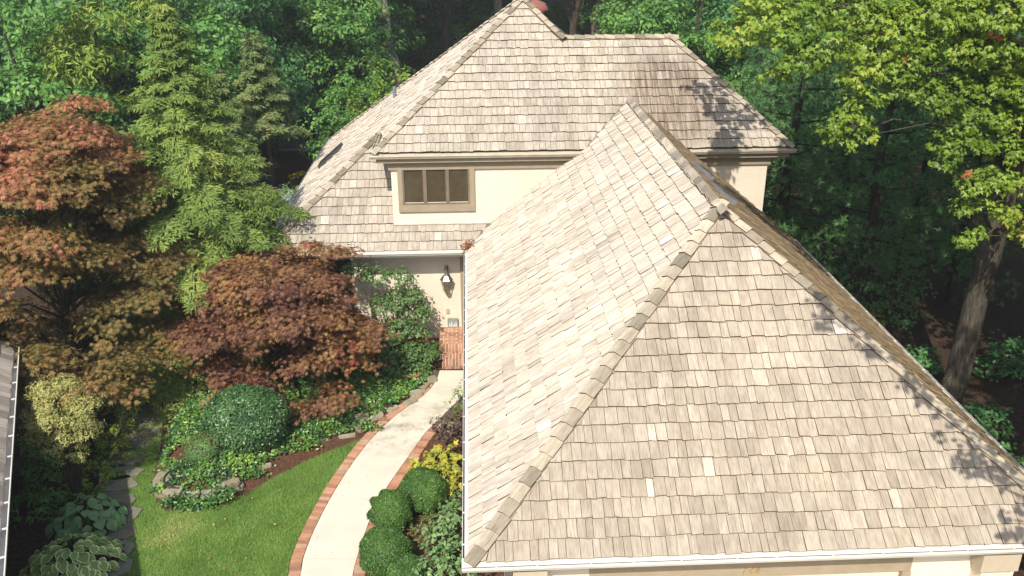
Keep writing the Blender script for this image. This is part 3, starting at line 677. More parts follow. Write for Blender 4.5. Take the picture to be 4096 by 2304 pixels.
gutter((XL-.13, D1-.001, .004), (-.135, D1-.001, .004), (0, -1, 0)); gutter((XL-.001, D1, .004), (XL-.001, YB, .004), (-1, 0, 0))
gutter((xe-.1, Y2-.001, Z2-.03), (Z2/SG-.1, Y2-.001, Z2-.03), (0, -1, 0), 'tan', False); gutter((W-Z2/SG+.15, Y2-.001, Z2-.03), (XR+.1, Y2-.001, Z2-.03), (0, -1, 0), 'tan', False)
gutter((xe+.03, Y2+.002, Z2-.03), (xe+.03, D1+Z2/S2, Z2-.03), (-1, 0, 0), 'tan', False)
# upper window with three casements
def wz(u, v): p = ony(u, v, YW); return p[0], p[2]
wx0, wz1 = wz(1586, 640); wx1, wz0 = wz(1901, 838); wz1 = H+Z2-.47
win = MB().box((wx0, YW-.055, wz0-.02), (wx0+.11, YW-.004, H+Z2-.17)).box((wx1-.12, YW-.055, wz0-.02), (wx1, YW-.004, H+Z2-.17)).box((wx0+.111, YW-.055, wz0-.02), (wx1-.121, YW-.004, wz0+.16)).build('window', 'taupe', house)
cw = (wx1-wx0-.23)/3
for k in range(3):
    a = wx0+.112+k*cw; b = a+cw-.004; z0, z1 = wz0+.162, H+Z2-.30; f = .042
    c_ = MB().box((a, YW-.045, z0), (a+f, YW-.005, z1)).box((b-f, YW-.045, z0), (b, YW-.005, z1)).box((a+f, YW-.045, z0), (b-f, YW-.005, z0+f)).box((a+f, YW-.045, z1-f), (b-f, YW-.005, z1)).build('casement', 'brown_frame', win)
    MB().box((a+f, YW-.022, z0+f), (b-f, YW-.018, z1-f)).build('pane', 'glass', win)
    MB().box((a+f, YW-.008, z0+f), (b-f, YW-.003, z1-f)).build('blind', 'blind', win)
    MB().box((a+f, YW-.03, z0+f), (b-f, YW-.023, z0+f+.012)).build('sill_bead', 'white', win)
# porch pier with capital, vent shutter, door, plaque, bell
xp0, xp1 = ony(1405, 1060, 11.5)[0], ony(1478, 1060, 11.5)[0]
p_ = MB().box((xp0+.05, 11.52, 0), (xp1-.05, YW-.001, H-.45)).build('pier', 'stucco', house); MB().box((xp0, 11.47, H-.445), (xp1, YW-.035, H-.18)).build('capital', 'taupe_light', p_)
sh = MB().box((xp0-1.3, YW-.02, .5), (xp0-.05, YW-.002, H-.4)).build('shutter', 'dark', house)
for k in range(22): MB().box((xp0-1.28, YW-.05, .55+k*.075), (xp0-.07, YW-.021, .58+k*.075)).build('slat', 'dark', sh)
dx0 = ony(1844, 1200, YW)[0]; LZ = .335
dr = MB().box((dx0, YW-.05, LZ+.002), (dx0+.13, YW-.002, H-.37)).box((dx0+.131, YW-.05, LZ+.002), (.48, YW-.002, LZ+.14)).build('door_frame', 'taupe', house)
MB().box((dx0+.131, YW-.03, LZ+.145), (dx0+.20, YW-.003, H-.37)).build('sidelight', 'door', dr); MB().box((dx0+.203, YW-.025, LZ+.145), (.48, YW-.003, H-.37)).build('door', 'taupe', dr)
bx_, bz_ = wz(1791, 1243); MB().box((bx_-.04, YW-.03, bz_-.065), (bx_+.04, YW-.002, bz_+.065)).build('doorbell', 'taupe_light', house)
# roof details: skylight kerb, pipe, two box vents, red chimney cap
def Lp(u, v):                       # pixel onto left slope
    d = ray(u, v); o = CAM-np.array([0, 0, H]); t = (SL*(o[0]-XL)-o[2])/(d[2]-SL*d[0]); return o+d*t
q0, q1 = Lp(1275, 690), Lp(1372, 592)
sk = MB(); nL = np.array([-SL, 0, 1])/math.hypot(SL, 1); uL = np.array([1, 0, SL])/math.hypot(SL, 1)
def lbox(mb, c, a0, a1, b0, b1, h0, h1):
    ps = [c+np.array([0, 1., 0])*b+uL*a+nL*h+np.array([0, 0, H]) for h in (h0, h1) for a, b in ((a0, b0), (a1, b0), (a1, b1), (a0, b1))]
    mb.add(ps, [(4, 5, 6, 7), (0, 4, 5, 1), (1, 5, 6, 2), (2, 6, 7, 3), (3, 7, 4, 0)])
cm = (q0+q1)/2; lb = math.hypot(q1[0]-q0[0], q1[2]-q0[2]); 
ts = thing('skylight', 'dark framed skylight lying on the left roof slope', 'skylight', tuple(cm+[0, 0, H]))
lbox(sk, cm, -lb/2, lb/2, 0, .62, -.01, .13); sk.build('kerb', 'dark', ts)
g_ = MB(); lbox(g_, cm, -lb/2+.08, lb/2-.08, .08, .54, .131, .14); g_.build('pane', 'glass', ts)
vp = Lp(1580, 395)+[0, 0, H]; MB().tube([vp+[0, 0, -.05], vp+[0, 0, .36]], .055, 12).build('vent_pipe', 'pipe', house)
for u, v in ((2850, 690), (2962, 785)):
    y = onz(u, v, H+2.75)[1]; x = W/2+(ZP-2.75)/SG; nR = np.array([SG, 0, 1])/math.hypot(SG, 1); dR = np.array([1, 0, -SG])/math.hypot(SG, 1); c = np.array([x, y, H+2.75]); mb = MB()
    ps = [c+np.array([0, 1., 0])*b+dR*a+nR*h for a, h in ((-.2, .04), (-.2, .10), (.22, .13), (.22, .04)) for b in (-.22, .22)]
    mb.add(ps, [(2, 3, 5, 4), (0, 2, 4, 6), (1, 7, 5, 3), (4, 5, 7, 6), (0, 1, 3, 2)])
    vb = mb.build('roof_vent', 'vent', roof)
    for k in range(9): MB().add([c+np.array([0, 1., 0])*(-.2+k*.045+db)+dR*a+nR*h for a, h in ((-.1, .122), (.2, .14)) for db in (0, .015)], [(0, 1, 3, 2)]).build('louvre', 'dark', vb)
cc = ony(2140, 30, YT+.75); MB().lathe([(.30, -1.2), (.30, -.12), (.36, -.1), (.36, -.02), (.27, .12), (.10, .19), (0.001, .2)], cc, 18).build('chimney_cap', 'red_cap', house, True)
# brick steps and landing (in front of the door)
steps = thing('brick_steps', 'red brick steps and landing at the front door', 'steps', (-.1, 10.9, 0))
X0, X1 = -.80, .45; ys0, ys1 = 10.12, 10.62
MB().box((X0+.09, ys0+.01, 0), (X1, ys1, .161)).build('lower_core', 'mortar', steps); MB().box((X0+.01, ys1+.01, 0), (X1, YW-.003, .330)).build('upper_core', 'mortar', steps)
def bb(a, b): MB().box(a, b).build('brick', 'brick', steps)
def row(x0, y0, y1, z0, z1, bw, off=0.):
    x = x0-off
    while x < X1-.01:
        a, b = max(x, x0)+.008, min(x+bw, X1)-.008
        if b-a > .02: bb((a, y0, z0+rr.uniform(0, .002)), (b, y1, z1+rr.uniform(-.002, .002)))
        x += bw
row(X0+.09, ys0, ys0+.09, .005, .055, .1); row(X0+.09, ys0-.006, ys0+.2, .065, .168, .079); row(X0+.09, ys0+.21, ys1-.01, .1, .168, .079)
row(X0, ys1, ys1+.09, .172, .222, .1); row(X0, ys1-.006, ys1+.2, .232, .336, .079)
y = ys1+.212; k = 0
while y < YW-.06: row(X0, y, y+.09, .28, .336, .212, .106*(k % 2)); y += .108; k += 1
tag(MB().box((ony(1853, 1330, 11.5)[0], 11.25, .340), (.3, 11.7, .352)).build('door_mat', 'rubber'), 'black rubber mat on the brick landing at the door', 'mat')
# carriage lamp on the wall
lx, lz = wz(1786, 1110); lamp = thing('wall_lantern', 'pewter hexagonal carriage lantern hung on the stucco wall by the door', 'lamp', (lx, YW, lz))
lc = (lx, YW-.16, lz)
MB().lathe([(.012, .36), (.014, .27), (.04, .26), (.05, .2), (.05, .17), (.03, .15), (.075, .13), (.16, .02), (.165, 0), (.13, -.005)], lc, 6).build('hood', 'lamp', lamp)
cg = MB()
for k in range(6):
    a = 2*math.pi*k/6; cg.tube([(lc[0]+.135*math.cos(a), lc[1]+.135*math.sin(a), lc[2]), (lc[0]+.07*math.cos(a), lc[1]+.07*math.sin(a), lc[2]-.30)], .008, 5)
cg.build('cage', 'lamp', lamp)
def clear():
    t = NT('lantern_glass'); gl = t.n('ShaderNodeBsdfGlossy', {'Roughness': .05}); tp = t.n('ShaderNodeBsdfTransparent'); mx = t.n('ShaderNodeMixShader'); mx.inputs[0].default_value = .15
    tp.inputs[0].default_value = (.9, .88, .8, 1); t.t.links.new(tp.outputs[0], mx.inputs[1]); t.t.links.new(gl.outputs[0], mx.inputs[2]); t.t.links.new(mx.outputs[0], t.o.inputs[0]); return t.m
M['clear'] = clear()
MB().lathe([(.13, -.01), (.066, -.295)], lc, 6).build('glass', 'clear', lamp)
MB().lathe([(.0, -.30), (.075, -.3), (.06, -.33), (.02, -.35), (.012, -.40), (.001, -.41)], lc, 6).build('finial', 'lamp', lamp)
MB().box((lx-.05, YW-.02, lz+.1), (lx+.05, YW-.001, lz+.34)).box((lx-.012, YW-.16, lz+.29), (lx+.012, YW-.02, lz+.315)).build('bracket', 'lamp', lamp)
# slate plaque
sx0, sx1 = ony(1791, 1300, YW-.06)[0], ony(1833, 1300, YW-.06)[0]
pq = thing('slate_plaque', 'grey slate plaque with pale trees leaning on the wall by the door', 'plaque', ((sx0+sx1)/2, YW-.07, LZ))
MB().box((sx0, YW-.075, LZ+.005), (sx1, YW-.053, LZ+.26)).build('slab', 'slate', pq)
for k, (fx, hh) in enumerate(((.2, .13), (.38, .17), (.62, .12), (.8, .15))):
    x = sx0+(sx1-sx0)*fx; MB().add([(x-.022, YW-.0775, LZ+.03), (x+.022, YW-.0775, LZ+.03), (x+.014, YW-.0775, LZ+.03+hh*.6), (x, YW-.0775, LZ+.03+hh), (x-.014, YW-.0775, LZ+.03+hh*.6)], [(0, 1, 2, 3, 4)]).build('tree_mark', 'slate_pale', pq)
# neighbouring house: the corner of its roof, gutter and wall at the left
ngr = thing('neighbour_house', 'neighbouring house with old grey shingle roof and open white gutter', 'house', (-9.5, 2, 0))
na = onz(70, 1530, H-.15)+np.array([-.9217, -.388, 0])*.13; ed = np.array([-.388, .9217, 0]); nn = np.array([-.9217, -.388, 0]); SLP = .75
def NP(s, a, h=0.): return na+ed*s+nn*a+np.array([0, 0, a*SLP+h])
nd = MB().poly([NP(-11, 0, -.01), NP(1.6, 0, -.01), NP(1.6, 5, -.01), NP(-11, 5, -.01)]); nd.poly([NP(-11, 5, -.01), NP(1.6, 5, -.01), NP(1.6, 5, -.01)+nn*5+[0, 0, -3.7], NP(-11, 5, -.01)+nn*5+[0, 0, -3.7]])
nroof = nd.build('roof', 'deck', ngr); nb = MB()
for r in range(20):
    s = -9.0-rr.uniform(0, .1); a = r*.2-.03
    while s < 1.5:
        wd = rr.uniform(.1, .2); ja = rr.uniform(-.01, .01)
        vs = [NP(s, a+ja, .03), NP(s+wd-.004, a+ja, .03), NP(s+wd-.004, a+.33, .008), NP(s, a+.33, .008), NP(s, a+ja, .008), NP(s+wd-.004, a+ja, .008)]
        nb.add(vs, [(1, 0, 3, 2), (0, 1, 5, 4)], [(s, a), (s+wd, a), (s+wd, a+.33), (s, a+.33), (s, a), (s+wd, a)]); s += wd
nb.build('shingle_courses', 'neigh', nroof, kind='stuff')
MB().extrude([(0, 0), (0, -.11), (.08, -.11), (.12, -.04), (.12, 0), (.105, 0), (.105, -.035), (.07, -.1), (.01, -.1), (.01, 0)], NP(-11, 0, -.02), NP(1.6, 0, -.02), -nn).build('gutter', 'white', ngr)
for k in range(19): MB().extrude([(.0, .0), (.12, .0), (.12, -.012), (.0, -.012)], NP(-11+k*.65, 0, -.015), NP(-11+k*.65+.03, 0, -.015), -nn).build('gutter_strap', 'white', ngr)
w0 = na+nn*.55; MB().add([w0+ed*s+nn*a+[0, 0, z-H] for z in (0, H-.15+.3) for s, a in ((-11, 0), (1.3, 0), (1.3, 8), (-11, 8))], [(0, 1, 5, 4), (1, 2, 6, 5), (3, 0, 4, 7)]).build('wall', 'taupe', ngr)

# ------------------------------------------------------------------ lawn, bed and low planting
def stuff(name, me, mat, label, cat):
    o = link(name, me, mat); o['kind'] = 'stuff'; return tag(o, label, cat)
g = G(21)
n = 230000; x = g.uniform(-7.4, -1.9, n); y = g.uniform(1.8, 8.6, n)
keep = inside(x, y, lawn_poly); x, y = x[keep], y[keep]
pp = np.c_[x, y, np.full(len(x), .012)]; n = len(x)
lean = g.normal(size=(n, 3))*[.55, .55, 0]+[.05, -.05, 1.]
stuff('grass', leaf_mesh('grass', pp, np.c_[g.normal(size=(n, 2)), np.full(n, .15)], lean, g.uniform(.035, .085, n), T_BLADE), 'grass', 'mown green lawn grass between the stepping stones and the walk', 'grass')
ivy_poly = [tuple(onz(u, v)[:2]) for u, v in ((642, 1900), (670, 1968), (760, 2006), (862, 1996), (950, 1950), (1005, 1905), (1100, 1850), (1200, 1812), (1300, 1770), (1385, 1745), (1445, 1712), (1535, 1660), (1625, 1608), (1695, 1556), (1738, 1440))]+[(-.86, 11.2), (-5.6, 11.3), (-6.5, 9), (-6.4, 7.2)]
def dist_edge(x, y, poly):
    P_ = np.array(poly); d = np.full(np.shape(x), 1e9)
    for i in range(len(P_)):
        a, b = P_[i], P_[(i+1) % len(P_)]; ab = b-a; t = np.clip(((x-a[0])*ab[0]+(y-a[1])*ab[1])/(ab @ ab), 0, 1)
        d = np.minimum(d, np.hypot(x-a[0]-t*ab[0], y-a[1]-t*ab[1]))
    return d
def bedh(x, y):
    d = np.where(inside(x, y, ivy_poly), dist_edge(x, y, ivy_poly), 0)
    f = np.clip((-np.asarray(x)-1.5)/3.2, .25, 1)
    return .03+f*.22*np.clip(d/.28, 0, 1)**.7+.06*np.clip(d, 0, 2)
gx_, gy_ = np.meshgrid(np.linspace(-6.6, -.7, 60), np.linspace(5.0, 11.4, 64)); hz = bedh(gx_.ravel(), gy_.ravel()).reshape(gx_.shape)
mb = MB(); nx_ = gx_.shape[1]
mb.v = [(float(a), float(b), float(c)-.012) for a, b, c in zip(gx_.ravel(), gy_.ravel(), hz.ravel())]; mb.uv = [(a, b) for a, b, _ in mb.v]
ins = inside(gx_, gy_, ivy_poly)
mb.f = [[r*nx_+c, r*nx_+c+1, (r+1)*nx_+c+1, (r+1)*nx_+c] for r in range(gx_.shape[0]-1) for c in range(nx_-1) if ins[r:r+2, c:c+2].any()]
struct('planting_mound', mb, 'mulch')
n = 42000; x = g.uniform(-6.6, -.75, n); y = g.uniform(5.0, 11.3, n)
bare = (np.hypot((x+5.75)/.3, (y-6.3)/.3) < 1)
keep = inside(x, y, ivy_poly) & ~bare & (g.uniform(size=n) < .95); x, y = x[keep], y[keep]; n = len(x)
lump = .05*np.sin(x*5.1+1)*np.sin(y*4.3)+.03*np.sin(x*11)*np.sin(y*9)
P0 = np.c_[x, y, bedh(x, y)+.03+np.maximum(0, lump)+g.uniform(0, .07, n)]
ex = [onz(u, v, z) for u, v, z in ((700, 2005, .14), (715, 2018, .08), (785, 2018, .14), (800, 2030, .07), (650, 1950, .22), (900, 1965, .22), (740, 2000, .2), (860, 1995, .2), (1010, 1895, .12), (1215, 1785, .12), (1470, 1700, .2))]
E_ = np.concatenate([c+g.normal(size=(130, 3))*[.13, .05, .06] for c in ex]); E_[:, 2] = np.maximum(E_[:, 2], .03); P0 = np.r_[P0, E_]; n = len(P0)
stuff('ivy', leaf_mesh('ivy', P0, np.c_[g.normal(size=(n, 2))*.55, np.full(n, 1.)]+[0, -.35, 0], np.c_[g.normal(size=(n, 2)), g.normal(size=n)*.2], g.uniform(.045, .085, n), T_OVAL), 'f_ivy', 'glossy ivy ground cover spread over the raised bed under the red maple', 'ivy')
# stones of the bed wall
sw = thing('stone_wall', 'low dry stone wall curving round the ivy bed', 'stone wall', tuple(onz(800, 2010)))
g = G(8)
def slab_stone(c, wx, wy, z0, z1, rz, parent):
    n = 8; ang = np.arange(n)*2*math.pi/n+g.uniform(-.25, .25, n)+math.pi/8; ca, sa = math.cos(rz), math.sin(rz); vs = []
    rx = g.uniform(.88, 1.12, n)
    for k_, z in enumerate((z0, z0*.4+z1*.6, z1)):
        sh_ = (.96, 1.02, .95)[k_]
        for i in range(n):
            a = ang[i]; X = np.sign(math.cos(a))*abs(math.cos(a))**.4*wx*rx[i]*sh_; Y = np.sign(math.sin(a))*abs(math.sin(a))**.4*wy*rx[i]*sh_
            vs.append((c[0]+X*ca-Y*sa, c[1]+X*sa+Y*ca, z+g.uniform(-.008, .008)))
    fs = [[2*n+i for i in range(n)]]+[(k_*n+i, k_*n+(i+1) % n, (k_+1)*n+(i+1) % n, (k_+1)*n+i) for k_ in range(2) for i in range(n)]
    MB().add(vs, fs).build('stone', 'stone', parent)
for u, v, wx, wy, rz in ((660, 1992, .24, .13, -.35), (735, 2022, .2, .12, -.05), (805, 2022, .24, .12, .1), (875, 2000, .2, .12, .45), (945, 1965, .18, .1, .6), (650, 1930, .16, .18, 0)):
    slab_stone(onz(u, v-4), wx*.85, wy*.8, .0, .115, rz, sw)
for u, v, wx, wy, rz in ((655, 1920, .2, .26, .1), (692, 1972, .24, .16, -.35), (765, 1995, .2, .13, 0), (838, 1985, .17, .14, .25), (915, 1945, .28, .13, .5), (672, 1860, .12, .14, .2)):
    slab_stone(onz(u, v, .13), wx*.85, wy*.8, .12, .22, rz, sw)
for u, v, wx, wy, rz, h in ((975, 1912, .1, .06, .7, .1), (1003, 1898, .12, .1, .6, .13), (1068, 1865, .12, .06, .5, .1), (1185, 1797, .2, .06, .6, .09), (1228, 1778, .12, .1, .2, .12), (1290, 1762, .15, .06, .5, .08), (1390, 1745, .2, .07, .35, .09),
                            (1455, 1712, .22, .13, .5, .15), (1450, 1690, .2, .12, .2, .27), (1500, 1668, .22, .17, .3, .16), (1572, 1640, .18, .08, .9, .12), (1640, 1612, .22, .12, .8, .12), (1665, 1585, .16, .12, .5, .2), (1700, 1552, .2, .1, 1.2, .13), (1728, 1525, .14, .14, .6, .16)):
    slab_stone(onz(u, v+6), wx*.85, wy*.8, 0, h*.8, rz+g.uniform(-.2, .2), sw)
a0 = onz(655, 1935, .36); hp = [onz(u, v, .38) for u, v in ((700, 1878), (675, 1888), (660, 1905), (655, 1925), (668, 1940), (695, 1942))]
tag(MB().tube(hp, .022, 8).build('garden_hose', 'rubber'), 'short loop of black garden hose lying on the stone wall', 'hose')

def shrub(name, label, cat, c, rad, mat, size, T, nleaf, seed, lump=.06, core='f_deep', group=None, up=.25, droop=.0, shell=.12, parent=None):
    """dense clipped shrub: dark twig core and a leaf skin with an uneven surface"""
    g = G(seed); t = thing(name, label, cat, (c[0], c[1], 0), group=group); d = rdir(g, nleaf); d[:, 2] = np.where(d[:, 2] < -.5, -d[:, 2], d[:, 2])
    ph = g.uniform(0, 6, (6, 3)); fr = g.uniform(3, 8, (6, 3)); l = sum(np.sin((d*fr[i]+ph[i]).sum(1)) for i in range(6))/6
    r = 1+l*lump*2-shell*g.uniform(0, 1, nleaf)**1.5
    P_ = d*r[:, None]*np.array(rad)+np.array([0, 0, c[2]]); P_[:, 2] = np.maximum(P_[:, 2], .02)
    N_ = d/np.array(rad)*min(rad)+g.normal(size=(nleaf, 3))*.45+[0, 0, up]; D_ = d*.5+g.normal(size=(nleaf, 3))*.8+[0, 0, .35-droop]
    link('foliage', leaf_mesh('foliage', P_, N_, D_, g.uniform(.7, 1.3, nleaf)*size, T), mat, t, local=True)
    mb = MB(); k = 14
    for i in range(7): 
        a = math.pi*(i/6-.5)
        for j in range(k): mb.v.append((rad[0]*.80*math.cos(a)*math.cos(2*math.pi*j/k), rad[1]*.80*math.cos(a)*math.sin(2*math.pi*j/k), max(.0, c[2]+rad[2]*.80*math.sin(a))))
    mb.uv = [(0, 0)]*len(mb.v); mb.f = [[i*k+j, i*k+(j+1) % k, (i+1)*k+(j+1) % k, (i+1)*k+j] for i in range(6) for j in range(k)]
    mb.build('twig_core', core, t, local=True); return t
bws = ['clipped boxwood ball touching the yellowing bush', 'smallest fully visible boxwood ball, in the middle of the row by the walk', 'clipped boxwood ball hiding the brick edge beside the viburnum', 'clipped boxwood ball half hidden under the grey green viburnum']
for k, (u, v, z, r) in enumerate(((1692, 1965, .42, .425), (1563, 2047, .40, .375), (1540, 2205, .42, .425), (1628, 2300, .36, .32))):
    c = onz(u, v, z); shrub('boxwood_ball', bws[k], 'shrub', (c[0], c[1], z), (r, r*.96, r*1.04), 'f_box', .034, T_DIAMOND, 17000, 40+k, .065, 'f_box', 'boxwood balls along the walk', shell=.06)
c = onz(985, 1690, .62); shrub('holly_shrub', 'large rounded blue green holly shrub in the ivy bed below the red maple', 'shrub', (c[0], c[1], .68), (.86, .8, .68), 'f_holly', .062, T_DIAMOND, 14000, 50, .05, 'f_deep')
c = onz(810, 1810, .4); shrub('dwarf_boxwood', 'small loose olive boxwood bush in the ivy by the stone wall', 'shrub', (c[0], c[1], .42), (.42, .36, .36), 'f_olive', .035, T_DIAMOND, 3200, 51, .16, 'f_deep', shell=.4)
def blobs(name, label, cat, cs, rs, mat, nsub, nleaf, rsub, size, T, seed, trunk=None, group=None, up=.6, droop=.3, flat=.75, bark='bark_dark'):
    """loose plant: leaf clumps over several blobs and stems from the base"""
    g = G(seed); cs = [np.array(c, float) for c in cs]; b = np.array(trunk if trunk is not None else [np.mean([c[0] for c in cs]), np.mean([c[1] for c in cs]), 0.])
    t = thing(name, label, cat, tuple(b), group=group)
    link('foliage', crown('foliage', g, [c-b for c in cs], rs, nsub, nleaf, rsub, size, T, up, droop, flat), mat, t, local=True)
    mb = MB()
    for c, r in zip(cs, rs):
        e = c-b+np.array([0, 0, -.1*(r if np.ndim(r) == 0 else r[2])]); mb.tube([(0, 0, 0), e*.45+[0, 0, .1], e], [.03, .02, .008], 5)
    mb.build('stem', bark, t, local=True); return t
# golden cypress
c = onz(245, 1690, 1.75); g = G(77)
cs = [c+[a, b, z] for a, b, z in ((0, 0, .45), (-.3, -.05, .15), (.3, -.1, .1), (.05, -.2, -.25), (-.2, .1, .6), (.35, .1, -.2), (-.45, 0, -.25), (.1, -.15, -.55), (.45, 0, .3), (.2, .1, .7), (-.1, -.25, .2))]
blobs('golden_cypress', 'pale golden feathery cypress bush beside the neighbouring gutter', 'shrub', cs, [.34, .34, .34, .36, .3, .3, .3, .3, .28, .26, .34], 'f_gold', 330, 26, .1, .06, T_LONG, 77, (c[0], c[1], 0), up=.3, droop=.1)
# hostas: every leaf a part
def hosta_leaf(wd, ln, cup):
    mb = MB(); rows = 6
    prof = [0, .62, .95, 1.0, .78, .42, 0]
    for i in range(rows+1):
        t = i/rows; wv = wd*prof[i]; zc = .30*ln*(t-t*t*1.6)
        for j, a in enumerate((-1, -.72, 0, .72, 1)):
            mb.v.append((a*wv, t*ln, zc+cup*abs(a)*wv)); mb.uv.append((max(abs(a), .0 if 0 < i < rows-1 else .75 if i else .3), t))
    mb.f = [[i*5+j, i*5+j+1, (i+1)*5+j+1, (i+1)*5+j] for i in range(rows) for j in range(4)]
    return mb.mesh('leaf', True)
def hosta_clump(name, label, c, R_, n, ln, mat, seed):
    g = random.Random(seed); t = thing(name, label, 'hosta', (c[0], c[1], 0)); ms = []
    for k in range(4):
        me = hosta_leaf(ln*g.uniform(.40, .48), ln*g.uniform(.9, 1.1), g.uniform(.12, .3)); me.materials.append(M[mat]); ms.append(me)
    for k in range(n):
        f = math.sqrt((k+.5)/n); a = k*2.39996+g.uniform(-.3, .3); r = R_*f*.8; o = bpy.data.objects.new('leaf', ms[k % 4]); COL.objects.link(o); o.parent = t
        o.location = (math.cos(a)*r, math.sin(a)*r*.85, .50-.34*f*f+g.uniform(-.03, .03)); o.rotation_euler = (-.12-.55*f+g.uniform(-.2, .2), g.uniform(-.25, .25), a-math.pi/2+g.uniform(-.5, .5)); s = g.uniform(.75, 1.15); o.scale = (s, s, s)
    mb = MB()
    for k in range(14): a = k*2.4; mb.tube([(0, 0, 0), (math.cos(a)*R_*.2, math.sin(a)*R_*.2, .25), (math.cos(a)*R_*.5, math.sin(a)*R_*.45, .36)], [.012, .01, .006], 5)
    mb.build('stalk', 'f_lime', t, local=True); return t
hosta_clump('hosta', 'big hosta with cream edged leaves beside the stepping stones', onz(290, 2215, .3), .88, 150, .215, 'hosta_var', 1)
hosta_clump('hosta', 'blue green hosta without pale edges behind the cream edged hosta', onz(345, 2050, .3), .74, 105, .205, 'hosta_blue', 2)
c = onz(395, 1935); blobs('perennial_clump', 'low yellow green leafy perennial spreading beside the shaded stepping stones', 'plant', [c+[a, b, .16] for a, b in ((0, 0), (-.4, .5), (.1, .9), (-.35, -.35), (-.6, 1.1), (-.1, 1.5))], [.42]*6, 'f_lime', 120, 12, .08, .085, T_OVAL, 60)
c = onz(215, 1990); blobs('fern_clump', 'dark green arching ferns under the neighbouring gutter', 'fern', [c+[a, b, .25] for a, b in ((0, 0), (-.4, .6), (-.15, -.6), (-.7, 1.2))], [.45]*4, 'f_green', 90, 16, .12, .13, T_LONG, 61)
# planting between walk and garage
c = onz(1765, 1905, .2); blobs('yellow_ivy_bush', 'yellowing broad leaved bush behind the boxwood balls', 'shrub', [c+[a, b, .04] for a, b in ((0, 0), (.28, .28), (-.24, .38), (.32, -.28), (.05, .7), (-.3, .05))], [.36]*6, 'f_yellow', 110, 6, .09, .10, T_MAPLE, 62, up=1.)
c = onz(1800, 1725, .25); blobs('plum_coral_bells', 'plum purple low bush beside the walk and the white gutter', 'plant', [c+[a, b, 0] for a, b in ((0, 0), (.25, .35), (.2, -.35), (-.12, .25))], [.33]*4, 'f_purple', 150, 8, .07, .07, T_OVAL, 63)
c = onz(1850, 1600, .4); blobs('green_corner_shrub', 'small bright green shrub peeping out under the garage gutter', 'shrub', [c+[a, b, z] for a, b, z in ((0, 0, 0), (.2, .3, .1), (.15, -.3, -.1), (.3, 0, .2))], [.36]*4, 'f_bright', 150, 8, .07, .055, T_DIAMOND, 64)
c = onz(1760, 2170, .4); blobs('viburnum', 'broad grey green leaved shrub between boxwood balls and garage gutter', 'shrub', [c+[a, b, z] for a, b, z in ((0, 0, .1), (.3, .3, .2), (-.2, -.3, -.1), (.3, -.3, .15), (.05, -.6, .0), (.35, .7, .15), (.1, .35, -.1), (.4, -.75, .2), (-.1, -.85, .1))], [.36]*9, 'f_vib', 170, 6, .1, .08, T_OVAL, 65, up=1.)
c = onz(1800, 2010, .1); blobs('creeping_cover', 'fine red and green creeping plants between the yellow bush and viburnum', 'ground cover', [c+[a, b, .02] for a, b in ((0, 0), (-.25, .1), (.2, .3), (.25, -.3), (-.2, -.35), (-.45, -.7))], [(.33, .33, .14)]*6, 'f_olive', 500, 6, .05, .04, T_DIAMOND, 66)
# dogwood-like shrub against the wall, and pots
g = G(70); cs = []; rs = []
for u, v, y, r in ((1500, 1110, 10.9, .38), (1600, 1110, 11.0, .34), (1650, 1180, 11.1, .3), (1540, 1220, 10.8, .42), (1640, 1240, 10.9, .34), (1690, 1260, 11.0, .26), (1590, 1310, 10.5, .42), (1670, 1330, 10.5, .34), (1560, 1400, 10.1, .42), (1640, 1410, 10.0, .36), (1570, 1490, 9.6, .38), (1700, 1210, 11.2, .2), (1420, 1080, 10.9, .3), (1540, 1570, 9.3, .3), (1650, 1450, 9.9, .36), (1700, 1400, 10.2, .32), (1600, 1530, 9.5, .36), (1690, 1480, 9.9, .3), (1600, 1180, 11.0, .36), (1560, 1330, 10.3, .42)):
    cs.append(ony(u, v, y)); rs.append((r, r, r*.6))
blobs('dogwood_shrub', 'green airy leafed shrub against the cream wall beside the red maple', 'shrub', cs, rs, 'f_dog', 190, 12, .13, .088, T_DIAMOND, 70, (ony(1580, 1500, 10.3)[0], 10.3, .1), up=.7, droop=.45, flat=.6)
for k, (u, v, z, y, lab) in enumerate(((1685, 1372, .3, 0, 'round terracotta pot raised beside the brick landing'), (1652, 1515, .05, 0, 'dark terracotta pot standing lower down in the ivy'))):
    c = onz(u, v, z); t = thing('flower_pot', lab, 'pot', (c[0], c[1], 0))
    MB().lathe([(.0, z-.3 if z > .2 else 0), (.13, z-.3 if z > .2 else 0), (.19, z+.12), (.215, z+.12), (.215, z+.18), (.185, z+.18), (.18, z+.08), (0, z+.08)], (0, 0, 0), 20).build('pot', 'terracotta', t, True, True)
    MB().lathe([(.001, z+.10), (.18, z+.09)], (0, 0, 0), 14).build('potting_soil', 'mulch', t, local=True)
